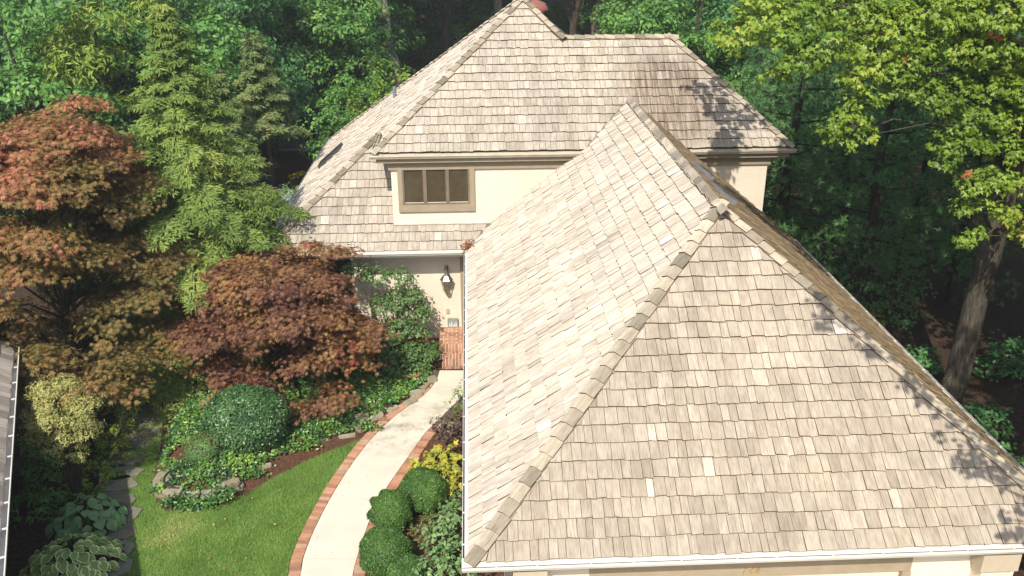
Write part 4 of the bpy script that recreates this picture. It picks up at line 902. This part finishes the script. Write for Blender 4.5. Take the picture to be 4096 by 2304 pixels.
# fallen leaves, one object each
g = random.Random(9); lm = []
for k in range(3):
    me = MB().add([(0, -.03, .002), (.022, 0, .012), (.012, .03, .004), (-.012, .03, .006), (-.022, 0, .014)], [(0, 1, 2, 3, 4)]).mesh('fallen_leaf'); me.materials.append(M['leaf_fallen']); lm.append(me)
spots = [(u, v, .053) for u, v in ((1328, 2210), (1395, 1930), (1470, 1900), (1610, 1720), (1850, 1520), (1270, 2150))]+[(g.uniform(640, 1150), g.uniform(2080, 2290), .075) for k in range(16)]+[(1010, 1990, .075), (1120, 1960, .075), (900, 2075, .075), (1230, 1900, .075)]
for u, v, z in spots:
    c = onz(u, v, z); o = bpy.data.objects.new('fallen_leaf', lm[g.randrange(3)]); COL.objects.link(o); o.location = c; o.rotation_euler = (g.uniform(-.3, .3), g.uniform(-.3, .3), g.uniform(0, 6)); s = g.uniform(.5, 1.0); o.scale = (s, s, s)
    onw = z < .06
    tag(o, 'small dry yellow leaf fallen on the concrete walk' if onw else 'small dry orange leaf fallen on the lawn', 'leaf', 'leaves fallen on the walk' if onw else 'leaves fallen on the lawn')
g = G(14); q = np.array([-.03, D1-.05, H+.10]); n = 160
o = leaf_mesh('leaf_litter', q+g.normal(size=(n, 3))*[.09, .1, .05], g.normal(size=(n, 3)), g.normal(size=(n, 3)), .06, T_DIAMOND); stuff('leaf_litter', o, 'f_dead', 'clump of brown leaf litter caught in the roof valley', 'leaf litter')

# ------------------------------------------------------------------ trees
def padded(name, label, base, height, pads, mat, seed, leaf=.085, dens=1., spray=15):
    """layered Japanese maple: flat drooping pads of palmate leaves over dark limbs"""
    g = G(seed); base = np.array(base, float); t = thing(name, label, 'tree', tuple(base)); Ps = []; Ns = []; Ds = []
    for c, r in pads:
        k = int(spray*(r/.6)**2*dens)+5
        for j in range(k):
            a = g.uniform(0, 2*math.pi); f = math.sqrt(g.uniform(0, 1)); o = np.array([math.cos(a), math.sin(a), 0]); cc = c+o*r*f+np.array([0, 0, -.34*r*f*f+g.normal()*.03])
            m_ = 30; s = g.normal(size=(m_, 3))*[.12, .12, .03]; al = g.uniform(-.18, .2, m_)
            p = cc+s+o*al[:, None]-np.array([0, 0, .25])*np.maximum(0, al)[:, None]
            Ps.append(p); Ns.append(np.tile(o*f*.55+[0, 0, .8], (m_, 1))+g.normal(size=(m_, 3))*.35); Ds.append(np.tile(o*(f+.2)-[0, 0, .45], (m_, 1))+g.normal(size=(m_, 3))*.55)
    P_ = np.concatenate(Ps)-base; n = len(P_)
    link('crown', leaf_mesh('crown', P_, np.concatenate(Ns), np.concatenate(Ds), g.uniform(.75, 1.2, n)*leaf, T_JMAP), mat, t, local=True)
    mb = MB(); limb_tree(mb, (0, 0, -.05), (.15, .1, height*.78), .13, .04, [c-base+np.array([0, 0, -.12]) for c, r in pads], g, limb=.4); mb.build('trunk', 'bark_dark', t, local=True); return t
def dome_pads(g, c, rx, ry, z0, z1, n, r0, r1):
    out_ = []
    for k in range(n):
        a = g.uniform(0, 2*math.pi); s = g.uniform(0, 1)**.8; h = z0+(z1-z0)*s; f = math.sqrt(max(.0, 1-((s-.12)/.95)**2)) if s > .12 else .95
        q = g.uniform(.62, 1.) if g.uniform() < .8 else g.uniform(.1, .6)
        out_.append((np.array([c[0]+rx*f*q*math.cos(a), c[1]+ry*f*q*math.sin(a), h]), g.uniform(r0, r1)))
    return out_
g = G(101)
pads = dome_pads(g, (-4.15, 9.0), 2.15, 1.75, .95, 3.3, 46, .45, .8)
pads += [(ony(u, v, y), r) for u, v, y, r in ((1240, 985, 10.2, .4), (1350, 1000, 10.3, .32), (1110, 1010, 10, .45), (1330, 1560, 7.6, .42), (1230, 1620, 7.6, .36), (1060, 1590, 7.4, .4), (1480, 1130, 9.6, .34), (1400, 1420, 8.3, .45), (760, 1300, 8.6, .4))]
pads = [(c, min(r, .6) if c[0] > -2.9 else r) for c, r in pads if c[0] < -2.35]
padded('japanese_maple', 'purple red Japanese maple spreading over the ivy bed before the porch', (-4.1, 9.2, .3), 3.2, pads, 'f_jmap2', 102, .088, 1.1)
g = G(111)
pads = dome_pads(g, (-9.0, 9.4), 2.7, 3.0, 1.0, 6.3, 105, .55, 1.0)
pads += [(ony(u, v, y), r) for u, v, y, r in ((330, 400, 9.5, .42), (120, 500, 9, .6), (300, 520, 9, .5), (450, 620, 9.4, .5), (480, 1420, 7.4, .6), (330, 1500, 7., .6), (520, 1520, 7.4, .45), (120, 1420, 6.6, .55), (60, 1560, 6.4, .4), (560, 1080, 8.6, .55))]
padded('japanese_maple', 'tall bronze and orange Japanese maple by the neighbouring roof', (-9.0, 9.3, 0), 5.8, pads, 'f_jmap', 112, .092, .85)

def hemlock(name, label, base, h, rmax, nb, mat, seed, low=.35, bark='bark_dark', size=.12, group=None, local_only=False):
    g = G(seed); t = thing(name, label, 'tree', tuple(base), group=group); Ps = []; Ns = []; Ds = []; mb = MB()
    mb.tube([(g.normal()*.03*k, g.normal()*.03*k, h*k/6) for k in range(7)], [.13*h/8*(1-k/6.3) for k in range(7)], 8)
    for k in range(nb):
        z = low+(h-low-.1)*(k/nb)**1.15; L = rmax*(1-(z/h))**1.15*g.uniform(.6, 1.15)+.10; a = k*2.39996+g.uniform(-.4, .4)
        dr_ = g.uniform(.16, .36); d = np.array([math.cos(a), math.sin(a), 0]); side = np.array([-d[1], d[0], 0]); rise = .25*(z/h)+.02; pts = []
        for i in range(9):
            s = i/8; pts.append(np.array([0, 0, z])+d*L*s+np.array([0, 0, L*(rise*s-dr_*s*s*s)]))
        mb.tube(pts[::2], [.022*(1-s_/5)*(L/2+.4) for s_ in range(5)], 4, False)
        m_ = int(9+L*9)
        for i in range(m_):
            s = .18+.82*(i+.5)/m_; x_ = s*8; q = int(min(7, x_)); p = pts[q]+(pts[q+1]-pts[q])*(x_-q)
            for sg in (-1, 1):
                l = (.40*L*(1-s)+.13)*g.uniform(.7, 1.2); dd = unit(d*.75+side*sg*.8+np.array([0, 0, g.normal()*.12])); nn_ = max(3, int(l/.055))
                ss = (np.arange(nn_)+.5)/nn_; cc = p+dd*(ss*l)[:, None]-np.array([0, 0, 1])*(ss**2*l*.42)[:, None]+g.normal(size=(nn_, 3))*.018
                for sg2 in (-1, 1):
                    Ps.append(cc); Ns.append(np.tile([0, 0, 1.], (nn_, 1))+g.normal(size=(nn_, 3))*.35+d*.55+[0, -.25, 0]); Ds.append(np.tile(dd*.8+np.cross(dd, [0, 0, 1])*sg2*.65-[0, 0, .25], (nn_, 1))+g.normal(size=(nn_, 3))*.2)
    P_ = np.concatenate(Ps); n = len(P_)
    link('crown', leaf_mesh('crown', P_, np.concatenate(Ns), np.concatenate(Ds), g.uniform(.7, 1.25, n)*size, T_LONG), mat, t, local=True); mb.build('trunk', bark, t, local=True); return t
hemlock('hemlock', 'tall bright green hemlock with drooping sprays between the two red maples', (-6.5, 11.4, 0), 8.5, 4.4, 210, 'f_hem', 120, .3, size=.13)
c = ony(1035, 330, 19); hemlock('thin_hemlock', 'thin olive conifer with bare lower trunk behind the tall hemlock', (c[0], 19, 0), 7.0, 3.0, 44, 'f_olive', 121, 3.9, size=.16, bark='bark')
c = ony(880, 420, 17); hemlock('small_hemlock', 'shorter olive green conifer leaning against the tall hemlock', (c[0], 17, 0), 6.2, 2.3, 80, 'f_olive', 122, .6, size=.14)

# big maple at the right: sloping trunk, hanging sunlit branches
g = G(130); tb = np.array([10.41, 7.62, 0]); tr = thing('maple_tree', 'large maple with grey furrowed trunk and yellow green branches over the roof', 'tree', tuple(tb))
vis = []
for u, v, y, r in ((2960, 130, 5.6, .42), (3060, 90, 5.8, .5), (3180, 60, 6, .55), (3150, 160, 5.5, .5), (3280, 190, 5.6, .5), (3220, 250, 5.4, .4), (3120, 300, 5.8, .28), (3400, 60, 6.2, .6), (3480, 200, 6, .5), (3440, 300, 5.6, .4), (3560, 120, 6, .6), (3700, 60, 6.2, .65), (3850, 60, 6.3, .65), (4000, 60, 6, .65), (3650, 220, 6.1, .55), (3780, 210, 6.3, .6), (3920, 200, 6.2, .6), (4050, 220, 6, .55), (3560, 300, 5.8, .4), (3620, 370, 6, .4),
                   (3460, 400, 5.5, .32), (3400, 470, 5.4, .30), (3360, 560, 5.3, .28), (3320, 530, 5.3, .2), (3480, 540, 5.4, .2), (3700, 370, 6, .38), (3800, 360, 6.3, .5), (3930, 340, 6.4, .5), (4060, 350, 6.1, .5), (3760, 420, 5.8, .32), (3840, 480, 6, .42), (3950, 470, 6.3, .45), (4070, 480, 6.2, .45), (3780, 600, 5.6, .28), (3820, 560, 5.8, .3), (3900, 600, 6, .36), (4000, 590, 6.1, .38), (4080, 610, 6, .36), (3760, 660, 5.6, .22), (3880, 740, 5.8, .3), (3960, 720, 5.9, .34), (4060, 740, 5.9, .36), (3850, 830, 5.8, .22), (3940, 850, 5.8, .3), (4040, 870, 5.8, .3), (3840, 960, 5.7, .2), (3910, 940, 5.7, .2), (4080, 960, 5.8, .25), (2880, 110, 5.8, .14), (2935, 200, 5.7, .12), (3250, 20, 6.4, .5), (3500, 20, 6.6, .6), (3050, 20, 6.2, .4)):
    vis.append((ony(u, v, y), r))
hidc = [(np.array([10.2+a*2.7, 7.3+b*2.6, 10.8+c_*3.0]), 1.35) for a, b, c_ in [rdir(g, 1)[0]*g.uniform(.75, 1.1) for _ in range(34)]]
hidc += [(np.array([6.3+g.uniform(0, 1.6), 6.2+g.uniform(0, 3.2), 8.4+g.uniform(0, 2.2)]), .75) for _ in range(10)]
SV = np.array(SUN)/abs(SUN[1])
def toward_sun(P_, t0, t1):
    for t_ in np.arange(t0, t1, .2):
        q = P_-SV*t_; u, v = px(q)
        if u > 4230 or v < -130 or (q-CAM) @ CF < .5: return q
    return None
def on_f2(u, v):
    d = ray(u, v); o_ = CAM-np.array([0, 0, H]); t_ = (Z2+S2*(o_[1]-Y2)-o_[2])/(d[2]-S2*d[1]); return CAM+d*t_
for u, v, r in ((2800, 370, .2), (2870, 430, .26), (2915, 520, .26), (2990, 480, .2), (3060, 555, .22), (2900, 350, .2), (2890, 590, .24), (3110, 590, .2)):
    q = toward_sun(on_f2(u, v), 3.5, 8)
    if q is not None: hidc.append((q, r))
for u, v, r in ((2930, 690, .3), (3000, 760, .3), (3040, 670, .25), (2870, 650, .3)):
    q = toward_sun(ony(u, v, YW), 3.0, 8)
    if q is not None: hidc.append((q, r))
C_ = [c-tb for c, r in vis]; R_ = [r for c, r in vis]
m1 = crown('crown', g, C_, [r*1.02 for r in R_], 170, 12, .13, .072, T_MAPLE, .55, .5, .8)
link('crown', m1, 'f_maple', tr, local=True)
hidc = [(c, r) for c, r in hidc if px(c)[1] < -130-r*220 or px(c)[0] > 4230+r*220 or px(c)[0] < 3000]
m2 = crown('upper_crown', g, [c-tb for c, r in hidc], [r for c, r in hidc], 30, 16, .28, .24, T_OVAL, .6, .3, .8)
link('upper_crown', m2, 'f_green', tr, local=True)
dead = [ony(u, v, y) for u, v, y in ((3985, 135, 5.7), (3610, 235, 5.7), (3880, 700, 5.5))]
link('dead_leaves', crown('dead_leaves', g, [c-tb for c in dead], [.12, .06, .09], 420, 4, .06, .085, T_MAPLE, .3, .8), 'f_dead', tr, local=True)
mb = MB(); tpts = [onz(3760, 1680), ony(3830, 1500, 7.5), ony(3905, 1200, 7.3), ony(3975, 960, 7.0), ony(4040, 700, 6.9), ony(4100, 400, 7.0)]
tpts = [p-tb for p in tpts]+[np.array([.2, -.4, 10.5]), np.array([.3, -.3, 13])]
mb.tube(tpts, [.30, .245, .225, .21, .2, .19, .14, .05], 18)
for c, r in vis[::2]+hidc[::2]:
    q = c-tb; z = np.clip(q[2]-1.0, 3.2, 10); i = max(k for k in range(len(tpts)-1) if tpts[k][2] <= z); p = tpts[i]+(tpts[i+1]-tpts[i])*((z-tpts[i][2])/(tpts[i+1][2]-tpts[i][2])); L = np.linalg.norm(q-p)
    mb.tube([p, p*.65+q*.35+g.normal(size=3)*.1+[0, 0, .1*L], p*.3+q*.7+g.normal(size=3)*.1+[0, 0, .1*L], q], [.016+.007*L, .012+.004*L, .011, .005], 6)
for k in range(0, len(vis)-1): 
    a, b = vis[k][0]-tb, vis[k+1][0]-tb
    if np.linalg.norm(a-b) < 1.0: mb.tube([a, (a+b)/2+g.normal(size=3)*.05, b], [.008, .009, .005], 4)
mb.build('trunk', 'bark', tr, smooth=True, local=True)

# pines in the shade on the right
def pine(name, label, h, rmax, nb, seed, low, mat='f_pine', nl=.17, group=None):
    g = G(seed); t = thing(name, label, 'tree', (0, 0, 0), group=group); mb = MB(); tips = []; dirs = []
    mb.tube([(g.normal()*.05, g.normal()*.05, h*k/6) for k in range(7)], [.2*(1-k/6.5) for k in range(7)], 10)
    for k in range(nb):
        z = low+(h-low)*k/nb; L = rmax*(1-.75*(k/nb))*g.uniform(.6, 1.1); a = k*2.39996; d = np.array([math.cos(a), math.sin(a), .12]); 
        mb.tube([(0, 0, z), d*L*.5+[0, 0, z-.05], d*L+[0, 0, z+.1*L]], [.035, .022, .008], 5, False)
        for i in range(int(12+L*12)):
            s = g.uniform(.3, 1.05); off = g.normal(size=3)*[.28, .28, .13]*(.5+L*.3); tips.append(np.array([0, 0, z])+d*L*s+[0, 0, .1*L*s*s]+off); dirs.append(unit(d+off*.8+[0, 0, .35]))
    tips = np.array(tips); dirs = np.array(dirs); m_ = 26; P_ = np.repeat(tips, m_, 0); D_ = unit(np.repeat(dirs, m_, 0)+rdir(g, len(P_))*.95)
    link('crown', leaf_mesh('crown', P_, rdir(g, len(P_)), D_, g.uniform(.75, 1.2, len(P_))*nl, (T_NEEDLE[0]*np.array([3.2, 1, 1], np.float32), T_NEEDLE[1])), mat, t, local=True)
    mb.build('trunk', 'bark_dark', t, local=True); return t
pa = pine('white_pine', 'soft needled dark green pine in the shaded wood right of the house', 9.5, 3.0, 46, 140, 1.0, group='pines in the shade right of the house')
pb = pine('white_pine', 'soft needled dark green pine in the shaded wood right of the house', 8, 2.6, 40, 141, .8, group='pines in the shade right of the house')
pspots = [(3150, 14.5, 1), (3500, 13.0, 1.), (3350, 18.5, 1.1), (3020, 20.5, 1.05), (3700, 17.5, 1.1), (3880, 13.5, .9), (3060, 16.5, .6), (4020, 19, 1.1), (3500, 24, 1.2), (3250, 25, 1.2), (3850, 25, 1.2), (3640, 11.6, .42)]
for k, (u, y, s) in enumerate(pspots):
    x = ony(u, 800, y)[0]; src = pa if k % 2 == 0 else pb
    if k < 2: src.location = (x, y, 0); src.rotation_euler.z = k*1.3
    else: copy_tree(src, (x, y, 0), k*1.7, s, {6: 'shorter pine beside the right corner of the house', 11: 'small young pine near the big maple trunk', 3: 'dark green pine behind the silvery spruce'}.get(k))
c = ony(2965, 370, 17.5); hemlock('blue_spruce', 'small silvery blue spruce beside the right end of the main roof', (c[0], 17.5, 0), 5.2, 1.15, 60, 'f_spruce', 145, 1.0, size=.12)

# broadleaf woodland: a few grown shapes, each copied as separate trees
def broadleaf(name, label, h, rx, z0, mat, seed, nblob, size=.2, bark='bark_dark', group=None, rb=(.8, 1.3), T=T_DIAMOND, nleaf=20, cat='tree', trunk_r=None):
    g = G(seed); t = thing(name, label, cat, (0, 0, 0), group=group); cs = []; rs = []
    for k in range(nblob):
        d = rdir(g, 1)[0]; q = g.uniform(.55, 1.); zc = (z0+h)/2; hh = (h-z0)/2
        cs.append(np.array([d[0]*rx*q, d[1]*rx*q, zc+d[2]*hh*q])); rs.append(g.uniform(*rb))
    link('crown', crown('crown', g, cs, rs, 24, nleaf, .32*size/.2, size, T, .55, .35), mat, t, local=True)
    mb = MB(); limb_tree(mb, (0, 0, -.1), (g.normal()*.2, g.normal()*.2, h*.85), trunk_r or h*.022, .04, cs, g, limb=.3, wob=.25); mb.build('trunk', bark, t, local=True); return t
def grove(proto, spots, labels=None):
    for k, (u, y, s, *r) in enumerate(spots):
        x = ony(u, 300, y)[0]; rz = k*2.1+y
        if k == 0:
            proto.location = (x, y, 0); proto.rotation_euler.z = rz; proto.scale = (s, s, s)
            if labels: proto['label'] = labels[0]
        else: copy_tree(proto, (x, y, 0), rz, s, labels[k] if labels else None)
grove(broadleaf('leafy_tree', 'mid green bushy tree low to the ground in the woodland behind the house', 8.5, 3.2, .6, 'f_green', 150, 34, group='bushy green trees in the back wood'),
      [(80, 19, .95), (700, 24, 1.05), (1290, 34.5, 1.05), (1080, 35, 1.1), (300, 30, 1.1), (1420, 40, 1.), (2780, 27, .95), (1500, 46, .9), (2560, 41, .8), (2690, 35, .75), (1930, 62, 1.), (2330, 60, .9), (1730, 52, .75), (1830, 47, .7), (1640, 50, .5), (2480, 50, .8), (2200, 52, .6), (2900, 36, 1.1), (-150, 26, 1.1), (3150, 34, 1.2), (3600, 36, 1.2), (4000, 34, 1.2)])
grove(broadleaf('dark_leafy_tree', 'deep green bushy tree standing in the woodland behind the house', 9, 3.3, .5, 'f_deep', 151, 34, group='deep green trees in the back wood'),
      [(150, 24, 1.), (500, 27, 1.05), (930, 29, 1.), (-60, 34, 1.2), (620, 38, 1.2), (1300, 36, 1.), (2950, 29, 1.), (3350, 30, 1.1), (3800, 30, 1.1), (160, 44, 1.2), (900, 46, 1.25)])
c = ony(430, 250, 20); t = broadleaf('compound_leaf_tree', 'olive tree with long feathered leaflets above the bronze maple', 8.2, 1.9, 3.6, 'f_lime', 152, 16, .24, T=T_LONG, rb=(.6, .9), nleaf=22); t.location = (c[0], 20, 0)
grove(broadleaf('rounded_bush', 'pale green rounded bush close behind the left roof slope', 3.8, 1.6, .2, 'f_bright' if False else 'f_green', 153, 14, .15, rb=(.5, .8), group='rounded bushes behind the left roof slope'),
      [(1345, 24.5, 1.), (1190, 34, .8), (1420, 29, 1.05)],
      ['rounded green bush pressed close to the left roof edge', 'rounded green bush behind the garden swing', 'rounded green bush between the roof edge bush and the lime tree'])
grove(broadleaf('lime_leafed_tree', 'small lime green tree lit by sun just behind the roof hip', 5.2, 1.7, 1.2, 'f_bright', 154, 15, .17, rb=(.5, .85), group='lime green trees behind the roof hip'),
      [(1600, 27, .95), (1480, 25, .8), (2790, 19.8, 1.0)],
      ['lime green tree in front of the pale forked trunk', 'smaller lime green tree showing just over the left roof hip', 'lime green tree beside the silvery spruce at the right roof end'])
grove(broadleaf('canopy_tree', 'tall dark trunked tree with high leafy canopy in the wood beyond the house', 14, 4.4, 6.2, 'f_green', 155, 36, .25, rb=(1.1, 1.7), group='tall canopy trees beyond the house', trunk_r=.3),
      [(1790, 42, 1.), (1870, 50, 1.05), (2290, 44, 1.), (2600, 48, 1.05), (2450, 56, 1.1), (2000, 58, 1.1), (1450, 48, 1.05), (1200, 52, 1.1), (2800, 54, 1.1), (700, 56, 1.1), (300, 54, 1.1), (3100, 50, 1.1), (1680, 66, 1.15), (2150, 68, 1.15), (2700, 66, 1.1), (950, 66, 1.1), (-100, 48, 1.1)])
for u, y, lab in ((1975, 46, 'tall tree with pale grey trunk just beyond the roof peak'), (2405, 43, 'tall tree with plain grey trunk beyond the right roof ridge')):
    c = ony(u, 50, y); t = broadleaf('grey_trunk_tree', lab, 14, 3.6, 7, 'f_green', 156+y, 24, .25, bark='bark_pale' if u < 2000 else 'bark', rb=(1., 1.5), trunk_r=.42 if u < 2000 else .36); t.location = (c[0], y, 0)
c = ony(1590, 190, 36); t = thing('forked_tree', 'tall forked tree with smooth pale bark behind the left roof hip', 'tree', (c[0], 36, 0)); mb = MB()
f1 = [np.array(ony(u, v, 36))-np.array([c[0], 36, 0]) for u, v in ((1590, 420), (1570, 250), (1545, 180), (1515, 60), (1500, -80), (1490, -250))]; f2 = [np.array(ony(u, v, 36))-np.array([c[0], 36, 0]) for u, v in ((1565, 215), (1550, 120), (1535, 0), (1545, -120), (1560, -280))]
f1[0][2] = 0; mb.tube(f1, [.42, .36, .33, .27, .22, .12], 12); mb.tube(f2, [.2, .19, .17, .14, .08], 10); mb.build('trunk', 'bark_pale', t, smooth=True, local=True)
g = G(160); top = f1[-1]; link('crown', crown('crown', g, [top+rdir(g, 1)[0]*[2.6, 2.6, 1.4] for _ in range(16)], [1.2]*16, 24, 18, .3, .24, T_DIAMOND), 'f_green', t, local=True)
grove(broadleaf('hedge_tree', 'dense green tree across the far road closing the view', 12, 5.5, .3, 'f_deep', 157, 34, .38, rb=(1.4, 2.1), group='trees across the far road'), [(u, 92+(k % 3)*5, 1.15) for k, u in enumerate(range(-200, 4400, 330))])
# trees beside the drive, right of the frame, whose branches shade the garage hip and the wood
dt = broadleaf('drive_tree', 'leafy tree right of the drive shading the wood beside the garage', 11, 3.4, 3.2, 'f_green', 158, 34, .2, rb=(.8, 1.3), group='trees along the right side')
dt.location = (13.2, .5, 0)
for x, y, s_, r in ((16.5, 5., 1.15, 1), (16, 10.5, 1.15, 2), (15.5, -4.5, 1.1, 3), (13.5, 5.2, 1.0, 4)): copy_tree(dt, (x, y, 0), r, s_)
g = G(180); cs = []; rs = []
def on_gf(u, v):
    d = ray(u, v); k_ = ZP/YP; o_ = CAM-np.array([0, 0, H]); t_ = (k_*o_[1]-o_[2])/(d[2]-k_*d[1]); return CAM+d*t_
for u, v, r in ((3290, 1190, .16), (3340, 1240, .14), (3430, 1330, .2), (3480, 1400, .14), (3300, 1290, .1), (3580, 1470, .18), (3640, 1530, .14), (3780, 1690, .2), (3830, 1760, .26), (3900, 1850, .24), (3960, 1800, .22), (4020, 1920, .26), (4060, 2050, .26), (3850, 1880, .16), (4080, 2130, .2), (3700, 1600, .12)):
    q = toward_sun(on_gf(u, v), 3.2, 9)
    if q is not None: cs.append(q); rs.append(r)
for k in range(20):
    d = rdir(g, 1)[0]; cs.append(np.array([9.4, -2.6, 9.])+d*[2.0, 2.4, 2.6]); rs.append(1.0)
tb2 = np.array([9.6, -3.2, 0]); t = thing('overhanging_tree', 'tree beside the drive whose branches throw leaf shadows on the garage hip', 'tree', tuple(tb2))
link('crown', crown('crown', g, [c-tb2 for c in cs], rs, 70, 10, .12, .13, T_OVAL, .6, .3, .8), 'f_green', t, local=True)
mb = MB(); limb_tree(mb, (0, 0, -.1), (.1, .1, 11), .28, .05, [c-tb2 for c in cs], g, limb=.3); mb.build('trunk', 'bark', t, local=True)

for k, (u, v, s_, lab) in enumerate(((3950, 1760, 1., 'dark low shrub at the foot of the big maple trunk'), (4040, 1960, .8, 'low green shrub at the right eave corner of the garage'), (3680, 1480, .8, 'low leafy plant between the big maple and the garage eave'), (3330, 1120, 1., 'dark low shrub by the right corner of the house wall'), (4080, 1500, 1.2, 'dark shrub in the shade right of the big maple trunk'), (3480, 1290, .7, 'yellow green seedling plant near the garage eave'))):
    c = onz(u, v, .25); blobs('understory_shrub', lab, 'shrub', [c+[a*s_, b*s_, z] for a, b, z in ((0, 0, .1), (.4, .2, .1), (-.35, .3, .05), (.1, .6, .15), (.5, .8, .1))], [.42*s_]*5, 'f_lime' if k == 5 else 'f_deep', 90, 8, .1, .11, T_OVAL, 190+k)
# ------------------------------------------------------------------ small background things
# swing seat
c = onz(1190, 640); t = thing('garden_swing', 'grey metal lattice swing seat hanging in its frame by the wood edge', 'swing', (c[0], c[1], 0)); cx_, cy_ = c[0], c[1]
mb = MB()
for s in (-1.1, 1.1): mb.tube([(cx_+s-.25*np.sign(s)*0, cy_-.8, 0), (cx_+s*.9, cy_, 2.0)], .03, 6); mb.tube([(cx_+s, cy_+.8, 0), (cx_+s*.9, cy_, 2.0)], .03, 6)
mb.tube([(cx_-1., cy_, 2.0), (cx_+1., cy_, 2.0)], .03, 6); mb.build('frame', 'vent', t)
mb = MB()
for s in (-.7, .7): mb.tube([(cx_+s, cy_, 2.0), (cx_+s, cy_-.05, .75)], .012, 4)
mb.build('chain', 'vent', t); mb = MB()
for k in range(9): mb.box((cx_-.7, cy_-.35+k*.06, .5), (cx_+.7, cy_-.32+k*.06, .52))
for s in (-.7, .7): mb.tube([(cx_+s, cy_-.35, .52), (cx_+s, cy_-.36, .75), (cx_+s, cy_+.2, .75)], .018, 5)
mb.build('seat', 'vent', t); mb = MB(); mb.tube([(cx_-.7, cy_+.2, .55), (cx_-.7, cy_+.32, 1.1), (cx_, cy_+.33, 1.18), (cx_+.7, cy_+.32, 1.1), (cx_+.7, cy_+.2, .55)], .02, 5)
for k in range(13): x = cx_-.66+k*.11; mb.tube([(x, cy_+.2, .56), (min(cx_+.7, x+.3), cy_+.3, 1.08)], .008, 4); mb.tube([(x, cy_+.2, .56), (max(cx_-.7, x-.3), cy_+.3, 1.08)], .008, 4)
mb.build('backrest', 'vent', t)
c = onz(1170, 705, .2); blobs('yellow_mums', 'bright yellow flowers in the bed before the swing seat', 'flowers', [c, c+[.45, .1, 0], c+[.25, -.1, .05]], [.25]*3, 'petal', 200, 6, .06, .06, T_DIAMOND, 170)
c = onz(1150, 790, .2); blobs('striped_hosta', 'cream striped leafy clump beside the left eave', 'hosta', [c+[a, b, 0] for a, b in ((0, 0), (.5, .6), (-.3, .5), (.2, -.5))], [.42]*4, 'f_spruce', 100, 10, .1, .17, T_LONG, 171)
c = onz(1130, 850, .2); blobs('bed_greenery', 'bright low greenery below the cream striped clump', 'plant', [c+[a, b, .1] for a, b in ((0, 0), (.3, -.8), (-.5, .4), (.5, 1.6), (-.2, 2.4), (.9, 2.9))], [.5]*6, 'f_bright', 80, 10, .1, .11, T_OVAL, 172)
# white fence by the road
ft = thing('white_fence', 'white board fence beyond the trees near the road', 'fence', (0, 60, 0)); bm_ = MB().box((-.07, -.012, .05), (.07, .012, 1.8)).mesh('board'); bm_.materials.append(M['fence'])
for k in range(64):
    o = bpy.data.objects.new('board', bm_); COL.objects.link(o); o.parent = ft; o.location = (-5.5+k*.165, 0, 0)
for z in (.5, 1.4): MB().box((-5.6, 60.013, z), (5.1, 60.05, z+.09)).build('rail', 'fence', ft)
# blue car on the road
c = onz(1600, 95); t = thing('parked_car', 'blue car parked on the far road seen between the trunks', 'car', (c[0], 78, 0)); x0 = c[0]-2.6
prof = [(0, .35), (.05, .8), (.9, .95), (1.5, 1.4), (2.9, 1.42), (3.6, .98), (4.4, .85), (4.5, .4), (3.95, .3), (.6, .3)]
mb = MB(); mb.v = [(x0+a, y, z) for y in (77.1, 78.8) for a, z in prof]; mb.uv = [(0, 0)]*20; mb.f = [list(range(10)), list(range(19, 9, -1))]+[[(i+1) % 10, i, 10+i, 10+(i+1) % 10] for i in range(10)]; mb.build('body', 'car', t)
for y in (77.08, 78.81): MB().add([(x0+a, y, z) for a, z in ((1.05, .98), (1.58, 1.34), (2.82, 1.35), (3.4, 1.0))], [(0, 1, 2, 3)]).build('window', 'glass', t)
for a in (.95, 3.55):
    for y in (77.05, 78.65): 
        w_ = MB().tube([(x0+a, y, .33), (x0+a, y+.2, .33)], .33, 16).build('wheel', 'tyre', t); MB().tube([(x0+a, y-.01, .33), (x0+a, y+.21, .33)], .18, 12).build('rim', 'vent', w_)
# pale house glimpsed through the trees, top left
for u, y, lab, wx in ((640, 100, 'pale house glimpsed through gaps above the tall hemlock', 15), (2480, 104, 'brown far house behind the canopy trees', 12)):
    c = ony(u, 60, y); t = thing('far_house', lab, 'house', (c[0], y, 0)); mt = 'house_pale' if u < 1000 else 'terracotta'
    MB().box((c[0]-wx/2, y-4, 0), (c[0]+wx/2, y+4, 5.4)).build('wall', mt, t)
    MB().extrude([(-4.5, 5.4), (0, 8.4), (4.5, 5.4)], (c[0]-wx/2-.4, y, 0), (c[0]+wx/2+.4, y, 0), (0, 1, 0)).build('roof', 'roof_far', t)
    for k in range(5):
        for z in (1., 3.6): 
            x = c[0]-wx/2+1.2+k*wx/5.4; wd_ = MB().box((x, y-4.06, z), (x+1.1, y-4.001, z+1.3)).build('window', 'fence', t); MB().box((x+.1, y-4.08, z+.1), (x+1., y-4.061, z+1.2)).build('pane', 'glass', wd_)

# ------------------------------------------------------------------ light summer haze
t = NT('haze_air'); t.t.nodes.remove(t.b); pv = t.n('ShaderNodeVolumePrincipled', {'Density': .0010, 'Anisotropy': .2}); pv.inputs['Color'].default_value = (.92, .94, .96, 1)
t.t.links.new(pv.outputs[0], t.o.inputs['Volume']); M['haze'] = t.m
hz_o = MB().box((-420, -130, -1), (420, 710, 24)).build('haze', 'haze'); hz_o['kind'] = 'stuff'
